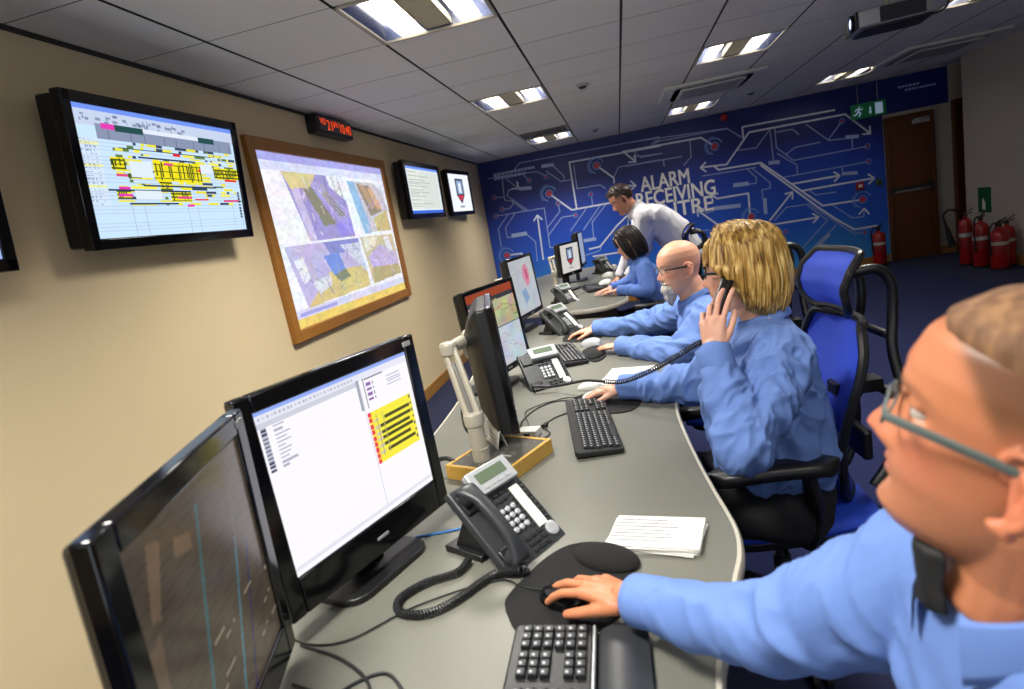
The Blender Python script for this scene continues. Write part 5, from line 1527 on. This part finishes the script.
def hair_locks(t, Mh, s, m, length_fn, n=420, r=.0062, seed=1, parting=.0, front=.062, part_y=.0, vol=1.0, wave=.006, flick=.0, name='hair', fringe=True, shell_bottom=-.05):
    """hair built from many tapered locks falling from the parting over the skull"""
    rnd = random.Random(seed)
    b = MB()
    def skull(x, z_, th):
        pass
    # underlying cap
    rings = []
    for j in range(22):
        z = .125 - (.125 - shell_bottom) * j / 21
        zz = min(z, .1185)
        xf, xb, w = np_interp(zz, HZ, HF), np_interp(zz, HZ, HB), np_interp(zz, HZ, HW)
        if z < .0: xb, w = -.098 + .2 * (0 - z) * .1, .074
        xfr = min(xf + .008, front if z < .085 else 9)
        if z < .055: xfr = min(xfr, .012)
        if z < .0: xfr = min(xfr, -.008)
        c, a = (xfr + xb - .012) / 2, (xfr - xb + .012) / 2
        rings.append([Mh @ V(((c + a * cos(q)) * s, (w + .010) * sin(q) * s, z * s)) for q in [2 * pi * k / 32 for k in range(32)]])
    b.loft(rings)
    for i in range(n):
        # root on the parting line running front-back
        u = rnd.random()
        xr = front + .012 - u * (front + .085)
        side = rnd.choice((-1, 1))
        ang = rnd.gauss(0, .05)
        # the direction the lock falls: around the head by angle phi (0 front, pi back)
        phi = (.42 + (pi - .42) * (u ** .8)) + rnd.gauss(0, .14)
        if fringe and u < .13: phi = rnd.uniform(.0, .5)
        phi = min(max(phi, .0), pi + .3)
        zt = length_fn(phi) + rnd.gauss(0, .006)
        off = rnd.uniform(.006, .02) * vol * (.3 if phi < .8 else .3 + .7 * min(1, (phi - .8) / .5))
        pts = []
        N = 9
        x0, z0 = xr, np_interp(xr, [-.1, -.06, 0, .045, .075], [.075, .108, .122, .115, .092])
        # equator point and tip
        ex, ey = .0 + (.088 if cos(phi) > 0 else .104) * cos(phi), side * .078 * sin(phi) 
        for k in range(N + 1):
            f = k / N
            if f < .45:
                g = f / .45
                w_ = sin(g * pi / 2); h_ = cos(g * pi / 2)
                x = x0 + (ex - x0) * w_; y = part_y * (1 - w_) + ey * w_; z = .035 + (z0 - .035) * h_
                o_ = off
            else:
                g = (f - .45) / .55
                x = ex; y = ey; z = .035 + (zt - .035) * g
                o_ = off * (1 + .5 * sin(g * pi)) - .022 * g * g * (1 if zt < -.05 else 0) + flick * g * g * g
            p = V((x, y, z)); c = V((x * .3 - .01, 0, min(z, .04))); dirn = (p - c)
            if z < .03: dirn.z = 0
            dirn.normalize()
            p += dirn * (o_ + wave * noise.noise(V((i * 1.7, k * .45, 0))))
            pts.append(Mh @ (p * s))
        rr = [r * s * q for q in (.5, .9, 1.1, 1.15, 1.15, 1.1, 1.05, .95, .7, .2)]
        b.tube(pts, rr, 6, flat=.45)
    return b.build(name, m, t, ang=180)

def hair_mat(name, c1, c2, c3=None, rough=.42):
    m = bpy.data.materials.new(name); m.use_nodes = True
    nt = m.node_tree; bs = nt.nodes['Principled BSDF']; bs.inputs['Roughness'].default_value = rough
    bs.inputs['Anisotropic'].default_value = .5
    tc = nt.nodes.new('ShaderNodeTexCoord'); mp = nt.nodes.new('ShaderNodeMapping'); mp.inputs['Scale'].default_value = (80, 80, 7)
    n = nt.nodes.new('ShaderNodeTexNoise'); n.inputs['Scale'].default_value = 1; n.inputs['Detail'].default_value = 3
    nt.links.new(tc.outputs['Object'], mp.inputs[0]); nt.links.new(mp.outputs[0], n.inputs[0])
    r = nt.nodes.new('ShaderNodeValToRGB'); r.color_ramp.elements[0].position = .32; r.color_ramp.elements[1].position = .68
    r.color_ramp.elements[0].color = lin(c1); r.color_ramp.elements[1].color = lin(c2)
    if c3: e = r.color_ramp.elements.new(.5); e.color = lin(c3)
    nt.links.new(n.outputs[0], r.inputs[0]); nt.links.new(r.outputs[0], bs.inputs['Base Color'])
    return m
M['blonde'] = hair_mat('blonde_hair', '#684718', '#efcf84', '#b88c40')
M['black_hair'] = hair_mat('black_hair', '#120c0a', '#3a241a', '#1c1310')
M['brown_hair'] = hair_mat('brown_hair', '#1c120c', '#4a3220', '#2c1c12')
M['short_hair'] = hair_mat('short_sandy_hair', '#5c3f28', '#8f6a48', '#74533a', .8)
M['grey_beard'] = hair_mat('grey_beard', '#8f8982', '#d8d4cd', '#b8b2aa', .7)

def z3(v, k=1.0): return V(v) * k
FW_ = lambda a: V((cos(radians(a)), sin(radians(a)), 0))
SD_ = lambda a: V((-sin(radians(a)), cos(radians(a)), 0))
FLAT = [(.05, .25, .15)] * 4

# ---- the man in front -----------------------------------------------------
a = 188
F_, S_ = FW_(a), SD_(a)
spec = dict(head=(.291, .513, 1.237), ypr=(141, 15, 0), hs=1.0, neck=(.295, .53, 1.095), chest=(.34, .525, .95), hip=(.44, .48, .55), nr=.058, voxel=.0024, skin='#bd7854', hands=1.0,
    torso=[((.44, .48, .52), S_ * .17, F_ * .13), ((.43, .48, .66), S_ * .175, F_ * .135), ((.38, .50, .82), S_ * .185, F_ * .135), ((.34, .52, .95), S_ * .185, F_ * .125), ((.315, .525, 1.03), S_ * .155, F_ * .095), ((.30, .53, 1.075), S_ * .09, F_ * .072), ((.295, .53, 1.09), S_ * .06, F_ * .055)],
    arms=dict(R=dict(sh=(.29, .65, 1.035), el=(.13, .75, .895), wr=(-.072, .925, .828), d=(-.80, .60, -.05), n=(.0, -.1, -1), th=(-.5, -.8, 0), curls=[(.22, .3, .2), (.15, .3, .2), (.2, .45, .3), (.3, .55, .35)], to=.42, tc=.12, spread=.12, cuff=.03),
              L=dict(sh=(.36, .35, 1.02), el=(.42, .27, .74), wr=(.24, .35, .62), d=(-.8, .5, -.2), n=(0, 0, -1), th=(.5, .8, 0), curls=FLAT)),
    fw=F_, neck_up=V((-.12, .0, 1)), collar_r=.074, collar_dz=.012, collar_gap=.42, sleeve=(.074, .058, .041), lips='#b8655a', brows='#6a4630', browk=.55, stubble=('#8a5f4c', .3), scalp=('#553a26', .85), hairline=.085, gaze=.1, detail=True, nose=1.15)
t, Mh, L = person('person', 'man in front with cropped hair and glasses, light blue shirt, hand on black mouse', (.47, .42, 0), spec)
o = shirt(t, L, spec, amp=.0065, freq=14, seed=3, voxel=.0045, flow=(-.5, .3, .6), fine=.5)
trousers(t, L, [((.44, .52, .5), (.12, .72, .52), (.1, .75, .08)), ((.40, .32, .5), (.05, .50, .52), (.0, .5, .08))])
M['frame_green'] = mat('frame_grey_green', '#5c6866', .4)
glasses(t, Mh, 1.0, 'frame_green', rim=.0015, tw=.0042)
b = MB()   # tie loop at the collar
B0 = V((.47, .42, 0)); nb = L(spec['neck']); c_ = nb + F_ * .088 + V((0, 0, .022))
b.loft([[V((.222, .535, 1.118)) - B0 + S_ * sx * w + F_ * fy * .014 + V((0, 0, z)) for sx, fy in ((-1, 0), (-.4, .8), (.4, .8), (1, 0), (0, -.6))] for z, w in ((.02, .02), (.012, .024), (-.018, .016), (-.022, .02), (-.04, .024))]); b.build('tie', 'rubber', t, bevel=.004)
FG = (t, Mh)

# ---- the woman on the telephone ----------------------------------------------
a = 168
F_, S_ = FW_(a), SD_(a)
hw = V((.318, 1.88, 1.222))
spec = dict(head=hw, ypr=(164, 1, 0), hs=.98, neck=(.365, 1.87, 1.075), chest=(.37, 1.87, .93), hip=(.39, 1.86, .56), nr=.05, voxel=.0028, skin='#dca68c', hands=.95,
    torso=[((.372, 1.87, .60), S_ * .19, F_ * .155), ((.365, 1.87, .65), S_ * .205, F_ * .175), ((.35, 1.87, .74), S_ * .205, F_ * .17), ((.335, 1.87, .88), S_ * .205, F_ * .165), ((.35, 1.87, .98), S_ * .195, F_ * .13), ((.365, 1.87, 1.04), S_ * .145, F_ * .09), ((.368, 1.87, 1.075), S_ * .075, F_ * .062), ((.366, 1.87, 1.09), S_ * .05, F_ * .05)],
    arms=dict(L=dict(sh=(.37, 1.70, .99), el=(.215, 1.50, .835), wr=(.188, 1.63, 1.055), d=(.12, .22, .95), n=(.5, .85, 0), th=(.9, -.5, .0), curls=[(.1, .12, .15), (.22, .4, .3), (.5, .8, .5), (.6, .9, .5)], to=.45, tc=.2, spread=.2, cuff=.012),
              R=dict(sh=(.33, 2.05, .99), el=(.19, 2.09, .83), wr=(-.085, 2.185, .825), d=(-.93, .25, -.12), n=(0, 0, -1), th=(-.3, -1, 0), curls=[(.3, .4, .25), (.3, .4, .25), (.3, .45, .25), (.35, .5, .3)], to=.45, tc=.2, cuff=.02)),
    fw=F_, collar_r=.07, collar_gap=.55, sleeve=(.078, .066, .045), lips='#b5625c', brows='#8a6a4a', browk=.6)
tw, Mw, L = person('person', 'woman with blonde bob and glasses in a light blue shirt holding a telephone receiver', (.42, 1.84, 0), spec)
o = shirt(tw, L, spec, amp=.014, freq=15, seed=2, voxel=.005, flow=(.35, -.2, .8), fine=.45)
b = MB(); F2 = F_
for k in range(5):
    p = L((.345, 1.87, .99 - k * .075)) + F_ * (.145 + .012 * min(k, 2)); b.lathe([(.0055, 0), (.0055, .002), (0, .0025)], p, 10, frame_of(F_)[0].to_track_quat('X', 'Z').to_matrix())
b.build('buttons', 'white', o)
trousers(tw, L, [((.38, 1.75, .52), (-.02, 1.82, .54), (.0, 1.83, .08)), ((.38, 1.95, .52), (-.02, 2.02, .54), (.0, 2.03, .08))])
glasses(tw, Mw, .98, 'dark', rim=.0015, tw=.004)
def lf(phi):    # hem of the bob: shorter at the cheek, longer at the nape
    return np_interp(phi, [0, .5, .9, 1.35, 1.55, 1.75, 2.2, pi, 3.6], [.038, .034, .02, .0, -.06, -.10, -.13, -.145, -.145])
hair_locks(tw, Mw, .98, 'blonde', lf, n=1300, r=.0044, seed=3, vol=1.55, wave=.006, front=.066, part_y=.01, shell_bottom=-.11)

# ---- the bald man --------------------------------------------------------------
a = 172
F_, S_ = FW_(a), SD_(a)
spec = dict(head=(.228, 2.885, 1.150), ypr=(199, -4, 0), hs=1.0, neck=(.285, 2.90, 1.005), chest=(.33, 2.93, .86), hip=(.42, 2.95, .54), nr=.064, jaw=1.16, voxel=.0032, skin='#d9a083',
    torso=[((.43, 2.95, .50), S_ * .18, F_ * .17), ((.41, 2.94, .62), S_ * .19, F_ * .19), ((.37, 2.93, .76), S_ * .195, F_ * .165), ((.34, 2.93, .88), S_ * .195, F_ * .14), ((.315, 2.92, .96), S_ * .15, F_ * .10), ((.295, 2.91, 1.0), S_ * .08, F_ * .07), ((.29, 2.91, 1.02), S_ * .06, F_ * .055)],
    arms=dict(R=dict(sh=(.28, 3.10, .915), el=(.10, 3.30, .835), wr=(-.225, 3.45, .815), d=(-.95, .25, -.12), n=(0, 0, -1), th=(-.2, -1, 0), curls=[(.15, .3, .2), (.2, .35, .2), (.25, .4, .2), (.3, .45, .2)], to=.5, tc=.15, cuff=.02),
              L=dict(sh=(.33, 2.745, .915), el=(.17, 2.66, .80), wr=(-.085, 2.93, .812), d=(-.8, .6, -.1), n=(0, 0, -1), th=(.5, .8, 0), curls=[(.15, .3, .2), (.15, .3, .2), (.15, .3, .2), (.2, .3, .2)], to=.6, tc=.15, cuff=.02)),
    fw=F_, neck_up=V((-.2, 0, 1)), collar_r=.078, collar_gap=.4, sleeve=(.082, .064, .046), lips='#b87a6c', brows='#9a8878', browk=.5, stubble=('#c09a88', .4), gaze=-.3)
tb, Mb, L = person('person', 'bald man with glasses and grey goatee in a light blue shirt at the desk', (.42, 2.95, 0), spec)
shirt(tb, L, spec, amp=.014, freq=14, seed=5, voxel=.0065, flow=(-.6, .3, .3))
trousers(tb, L, [((.38, 2.86, .52), (.0, 2.9, .54), (.02, 2.9, .08)), ((.38, 3.05, .52), (.0, 3.1, .54), (.02, 3.1, .08))])
glasses(tb, Mb, 1.0, 'dark', rim=.0012, tw=.0035)
b = MB(); rr = random.Random(8)
b.ell(Mb @ V((.063, 0, -.088)), (.041, .041, .034), Mb.to_3x3()); b.ell(Mb @ V((.066, 0, -.118)), (.030, .031, .036), Mb.to_3x3())
for i in range(700):
    yy = rr.uniform(-.024, .024); k = rr.random()
    zz = -.112 + .034 * k if abs(yy) < .02 or rr.random() < .5 else -.1 + .04 * k
    xx = np_interp(zz, HZ, HF) - yy * yy * 12 - .004
    p = V((xx, yy, zz)); q = p + V((.001, yy * .15, -.02)); q2 = q + V((-.010, yy * -.1, -.02 - .022 * rr.random()))
    b.tube([Mb @ p, Mb @ q, Mb @ q2], [.0022, .0018, .0004], 4)
for i in range(120):
    yy = rr.uniform(-.026, .026); zz = -.0485 - abs(yy) * .25
    xx = np_interp(zz, HZ, HF) + .003 - yy * yy * 10
    b.tube([Mb @ V((xx, yy, zz)), Mb @ V((xx + .005, yy * 1.05, zz - .004)), Mb @ V((xx + .002, yy * 1.12, zz - .009))], [.0016, .0013, .0004], 4)
b.build('goatee', 'grey_beard', tb, ang=180)

# ---- the far seated woman --------------------------------------------------------
a = 178
F_, S_ = FW_(a), SD_(a)
spec = dict(head=(.03, 5.0, 1.165), ypr=(178, -22, 0), hs=.95, neck=(.085, 5.02, 1.035), chest=(.12, 5.03, .90), hip=(.25, 5.03, .56), nr=.05, voxel=.004, skin='#d8a48c', hands=.9,
    torso=[((.26, 5.03, .50), S_ * .17, F_ * .14), ((.23, 5.03, .64), S_ * .165, F_ * .14), ((.17, 5.03, .78), S_ * .175, F_ * .13), ((.13, 5.03, .90), S_ * .18, F_ * .12), ((.105, 5.03, .98), S_ * .15, F_ * .09), ((.095, 5.02, 1.025), S_ * .07, F_ * .06), ((.09, 5.02, 1.04), S_ * .05, F_ * .05)],
    arms=dict(R=dict(sh=(.11, 5.19, .95), el=(.03, 5.21, .83), wr=(-.15, 5.10, .82), d=(-.8, -.4, -.1), n=(0, 0, -1), th=(-.4, -.8, 0), curls=FLAT, cuff=.02),
              L=dict(sh=(.12, 4.87, .95), el=(.13, 4.78, .80), wr=(-.09, 4.93, .815), d=(-.9, .4, -.1), n=(0, 0, -1), th=(.4, .8, 0), curls=FLAT, cuff=.02)),
    fw=F_, collar_r=.068, sleeve=(.07, .056, .04))
t4, M4, L = person('person', 'seated dark-haired woman in a blue shirt, hands folded on the second desk', (.25, 5.03, 0), spec)
shirt(t4, L, spec, m='shirt2', amp=.010, freq=12, seed=7, voxel=.008, flow=(0, .2, 1))
trousers(t4, L, [((.22, 4.95, .52), (-.15, 4.97, .54), (-.13, 4.97, .08)), ((.22, 5.12, .52), (-.15, 5.15, .54), (-.13, 5.15, .08))])
hair_locks(t4, M4, .95, 'black_hair', lambda p: np_interp(p, [0, .5, .8, 1.2, pi, 4], [.03, 0, -.10, -.14, -.15, -.15]), n=260, r=.008, seed=5, vol=1.3, wave=.004, front=.07, shell_bottom=-.12)

# ---- the standing man leaning over -------------------------------------------------
a = 184
F_, S_ = FW_(a), SD_(a)
nu = V((-.55, 0, .83)).normalized(); nf = V((-.83, 0, -.55)).normalized()
spec = dict(head=(.035, 5.42, 1.515), ypr=(188, -30, 0), hs=1.0, neck=(.125, 5.44, 1.42), chest=(.22, 5.44, 1.34), hip=(.50, 5.46, 1.02), nr=.058, voxel=.004, skin='#c98f72',
    torso=[((.55, 5.46, .90), S_ * .17, F_ * .12), ((.52, 5.46, 1.02), S_ * .165, V((-.9, 0, -.45)) * .12), ((.42, 5.45, 1.16), S_ * .165, nf * .145), ((.32, 5.45, 1.26), S_ * .185, nf * .145), ((.24, 5.44, 1.335), S_ * .19, nf * .135), ((.18, 5.44, 1.385), S_ * .15, nf * .09), ((.145, 5.44, 1.41), S_ * .075, nf * .062), ((.13, 5.44, 1.42), S_ * .055, nf * .055)],
    arms=dict(L=dict(sh=(.20, 5.27, 1.34), el=(.17, 5.37, 1.08), wr=(.0, 5.42, .86), d=(-.5, .05, -.8), n=(-.8, 0, -.6), th=(-.2, 1, 0), curls=FLAT, cuff=.02),
              R=dict(sh=(.20, 5.64, 1.34), el=(.06, 5.70, 1.09), wr=(-.08, 5.66, .84), d=(-.75, 0, -.5), n=(-.3, 0, -1), th=(-.5, -1, 0), curls=FLAT, cuff=.02)),
    fw=nf, neck_up=nu, collar_r=.074, sleeve=(.078, .062, .044), brows='#2a1c14', lips='#a8685c', stubble=('#6a4a3c', .3))
t5, M5, L = person('person', 'standing man with short dark hair in a white shirt, leaning over the seated woman', (.52, 5.46, 0), spec)
shirt(t5, L, spec, m='wshirt', amp=.008, freq=11, seed=9, voxel=.008, flow=(-.5, 0, .8))
trousers(t5, L, [((.52, 5.36, .93), (.50, 5.34, .5), (.55, 5.34, .08)), ((.52, 5.56, .93), (.5, 5.58, .5), (.55, 5.58, .08))], pelvis=(.13, .17, .12))
b = MB(); c_ = L((.13, 5.44, 1.40)) + nf * .07
b.loft([[c_ + S_ * sx * w + nf * fy * .012 + V((-k * .02, 0, -k * .1)) for sx, fy in ((-1, 0), (0, 1), (1, 0), (0, -1))] for k, w in ((-.1, .016), (.15, .02), (.25, .016), (1.2, .032), (1.6, .036))]); b.build('tie', mat('pale_blue_tie', '#8fa9c4', .6), t5)
b = MB(); rings = [[L(c) + sv * 1.02 * cos(w) + fv * 1.05 * sin(w) for w in [2 * pi * k / 32 for k in range(32)]] for c, sv, fv in (((.535, 5.46, .975), S_ * .17, V((-.95, 0, -.3)) * .128), ((.525, 5.46, 1.01), S_ * .17, V((-.95, 0, -.35)) * .128))]
b.loft(rings, cap=False); b.build('belt', 'rubber', t5).modifiers.new('s', 'SOLIDIFY').thickness = .006

def short_hair(t, Mh, s, m, front=.078, bottom=-.03, top=.014, n=900, seed=1, ln=.02, r=.0022):
    b = MB(); rr = random.Random(seed); rings = []
    for j in range(18):
        q = j / 17
        z = .124 - (.124 - bottom) * q
        zz = min(z, .1185)
        xf, xb, w = np_interp(zz, HZ, HF), np_interp(zz, HZ, HB), np_interp(zz, HZ, HW)
        th = top * (1 - q) + .0018
        xfr = min(xf + th, np_interp(z, [-.03, 0, .03, .055, .078, .088], [-.035, .004, .02, .045, .072, .12]))
        c, a_ = (xfr + xb - th) / 2, (xfr - xb + th) / 2
        rings.append([Mh @ V(((c + a_ * cos(u)) * s, (w + th * .7) * math.copysign(abs(sin(u)) ** .8, sin(u)) * s, (z + (top * .6 if j < 3 else 0)) * s)) for u in [2 * pi * k / 30 for k in range(30)]])
    b.loft(rings)
    for i in range(n):
        q = rr.random() ** .8; z = .122 - (.122 - bottom) * q; u = rr.uniform(-2.6, 2.6)
        if z < .075: u = math.copysign(rr.uniform(1.1 if z > .03 else 1.5, pi), u)
        zz = min(z, .1185); xf, xb, w = np_interp(zz, HZ, HF), np_interp(zz, HZ, HB), np_interp(zz, HZ, HW)
        c, a_ = (xf + xb) / 2, (xf - xb) / 2
        p = V((c + a_ * cos(u), w * sin(u), z)); d = (p - V((-.01, 0, 0))).normalized()
        b.tube([Mh @ (p * s), Mh @ ((p + d * ln * .8 + V((.3, 0, .15)) * ln) * s), Mh @ ((p + d * ln + V((.7, 0, -.1)) * ln) * s)], [r, r, r * .3], 4)
    return b.build('hair', m, t, ang=180)
short_hair(FG[0], FG[1], 1.0, 'short_hair', top=.0035, bottom=-.03, n=0)
short_hair(t5, M5, 1.0, 'brown_hair', n=700, seed=4, ln=.018, r=.003)

# receiver held by the woman with its coiled cord down to the lifted phone
q0, q1 = V((.267, 1.803, 1.180)), V((.215, 1.748, 1.088))
ax_ = (q0 - q1).normalized(); nrm = (V((.3, 1.88, 1.17)) - (q0 + q1) / 2); nrm = (nrm - ax_ * nrm.dot(ax_)).normalized()
xx_ = ax_.cross(-nrm).normalized()
Rr = Matrix((xx_, ax_, -nrm)).transposed()
mid = (q0 + q1) / 2
tr = thing('telephone_receiver', 'black telephone receiver with coiled cord held to the ear by the woman', 'telephone receiver', mid)
hm = handset_mb(1.0)
hm.v = [tuple(Rr @ V(p) - nrm * .012) for p in hm.v]
hm.build('handset', 'black', tr, ang=50)
b = MB(); e0 = mid + Rr @ V((0, -.105, .02))
pts = [e0, V((.185, 1.735, 1.045)), V((.172, 1.785, 1.045)), V((.115, 1.865, .998)), V((.057, 1.945, .950)), V((-.01, 2.02, .905)), V((-.075, 2.09, .872)), V((-.14, 2.17, .858))]
coil(b, [p - mid for p in pts], .0072, .0021, 80)
b.tube([p - mid for p in smooth_path([V((-.14, 2.17, .858)), V((-.22, 2.28, .84)), V((-.31, 2.37, .81)), V((-.38, 2.42, .795)), V((-.45, 2.43, .80)), at2(-.08, -.10, -.01)])], .0055, 8)
b.build('coiled_cord', 'cable', tr)
# ring on her finger

# ================================================================== CHAIRS
M['bluemesh'] = mat('blue_chair_mesh', '#1f46c8', .6, bump=.35, bscale=260, stretch=(1, 1, 14))
def chair_proto(label, loc, rz):
    """faces local +x; origin on the floor under the seat"""
    t = thing('office_chair', label, 'office chair', loc, rz, 'blue mesh office chairs')
    # seat
    b = MB(); rings = []
    for k in range(13):
        u = -1 + 2 * k / 12
        x = .235 * u; w = .25 * (1 - .12 * u * u) * (1 if abs(u) < .95 else .9); zz = .455 + .012 * abs(u) ** 3 - .02 * max(0, u) ** 3
        rings.append([V((x, w * cos(q) * (1), zz + (.03 if sin(q) > 0 else .035) * math.copysign(abs(sin(q)) ** .5, sin(q)))) for q in [2 * pi * i / 24 for i in range(24)]])
    b.loft(rings); b.build('seat', 'bluemesh', t, bevel=.004, ang=60)
    b = MB(); b.rbox((0, 0, .415), (.42, .44, .03), .08); b.build('seat_pan', 'black', t, bevel=.006)
    # backrest: curved mesh panel (profile side view), black rim
    def prof(z):   # x of the panel centre line
        return np_interp(z, [.50, .58, .68, .79, .92, 1.02], [-.215, -.19, -.18, -.205, -.25, -.275])
    def hw(z): return np_interp(z, [.50, .54, .64, .79, .92, .99, 1.02], [.14, .175, .205, .225, .225, .20, .17])
    def panel(prof, hw, z0, z1, name, dep, curve=.05):
        b = MB(); front, rear = [], []
        N, K = 16, 14
        for j in range(N + 1):
            z = z0 + (z1 - z0) * j / N
            row = []; row2 = []
            for k in range(K + 1):
                v = -1 + 2 * k / K
                x = prof(z) + curve * v * v
                row.append(V((x, hw(z) * v, z))); row2.append(V((x - .012, hw(z) * v, z)))
            front.append(row); rear.append(row2)
        b.loft(front, cap=False, closed=False); b.loft([r[::-1] for r in rear], cap=False, closed=False)
        o = b.build(name, 'bluemesh', t, ang=60)
        rim = [r[-1] for r in front] + front[-1][::-1][1:] + [r[0] for r in front[::-1]][1:] + front[0][1:]
        b = MB(); b.tube([p + V((-.004, 0, 0)) for p in smooth_path(rim[::2] + [rim[0]], 4)], dep, 8, cap=False); b.build(name + '_rim', 'black', t)
    panel(prof, hw, .50, 1.02, 'backrest', .0135)
    panel(lambda z: np_interp(z, [1.05, 1.08, 1.13, 1.18, 1.22], [-.245, -.225, -.215, -.235, -.275]), lambda z: np_interp(z, [1.05, 1.08, 1.18, 1.22], [.12, .165, .175, .15]), 1.05, 1.22, 'headrest', .0115, .03)
    # spine and arched rear frame
    b = MB()
    for s in (-1, 1):
        b.tube(smooth_path([(-.19, s * .12, .44), (-.29, s * .17, .47), (-.34, s * .19, .60), (-.335, s * .17, .78), (-.33, s * .12, .93), (-.345, s * .1, 1.03), (-.345, s * .1, 1.12), (-.31, s * .1, 1.165), (-.24, s * .1, 1.165)], 8), .0155, 10)
        b.tube(smooth_path([(-.22, s * .2, .56), (-.27, s * .19, .62), (-.345, s * .16, .72)], 6), .016, 10)
    b.tube([(-.345, -.17, .78), (-.345, .17, .78)], .016, 10); b.tube([(-.33, -.1, .97), (-.33, .1, .97)], .013, 10); b.box((-.27, 0, .80), (.14, .07, .04))
    b.build('rear_frame', 'black', t, bevel=.003)
    b = MB(); b.rbox((-.235, 0, .66), (.03, .3, .09), .012); b.build('lumbar_pad', 'black', t, bevel=.008)
    # arms
    for s in (-1, 1):
        b = MB(); rings = []
        for k in range(11):
            u = -1 + 2 * k / 10; xx = .075 + .175 * u; w = .052 * (1 - .25 * max(0, u) ** 3) * (math.sqrt(max(.03, 1 - abs(u) ** 8))); zz = .69 - .012 * u * u
            rings.append([V((xx, s * .285 + w * math.copysign(abs(cos(q)) ** .7, cos(q)), zz + .024 * math.copysign(abs(sin(q)) ** .7, sin(q)))) for q in [2 * pi * i / 18 for i in range(18)]])
        b.loft(rings); b.build('armrest', 'black', t, ang=60)
        b = MB(); b.tube(smooth_path([(-.01, s * .285, .68), (-.03, s * .285, .55), (-.02, s * .27, .47), (-.02, s * .2, .42), (0, s * .1, .415)], 6), [.045] * 6 + [.034] * 19, 12, flat=.5); b.build('arm_post', 'black', t, bevel=.002)
    b = MB(); b.box((0, 0, .385), (.2, .16, .05)); b.tube([(.02, .08, .38), (.04, .22, .375)], .007, 8); b.tube([(.02, -.08, .38), (.04, -.22, .375)], .007, 8); b.build('tilt_mechanism', 'black', t, bevel=.006)
    b = MB(); b.lathe([(.028, .1), (.028, .25), (.018, .25), (.018, .38), (0, .38)]); b.build('gas_column', 'dark', t)
    for k in range(5):
        w = 2 * pi * k / 5 + .3
        d = V((cos(w), sin(w), 0))
        b = MB(); b.tube([V((0, 0, .105)) + d * .02, V((0, 0, .10)) + d * .15, V((0, 0, .075)) + d * .29], [.03, .024, .016], 10, flat=.7); leg = b.build('base_leg', 'black', t, ang=60)
        b = MB(); s_ = V((-d.y, d.x, 0))
        for q in (-1, 1): b.tube([V((0, 0, .028)) + d * .3 + s_ * q * .01, V((0, 0, .028)) + d * .3 + s_ * q * .028], .027, 16)
        b.tube([V((0, 0, .03)) + d * .3, V((0, 0, .075)) + d * .29], .009, 8); b.build('castor', 'rubber', leg)
    return t
ch = chair_proto('blue mesh high-back office chair occupied by the blonde woman', (.365, 1.955, 0), radians(184))
def place_chair(label, loc, rz):
    c = copy_tree(ch); c.location = loc; c.rotation_euler = (0, 0, rz); c['label'] = label
    return c
place_chair('office chair occupied by the bald man, mostly hidden behind the woman', (.40, 2.96, 0), radians(180))
place_chair('office chair occupied by the dark-haired woman at the second desk', (.27, 5.03, 0), radians(176))
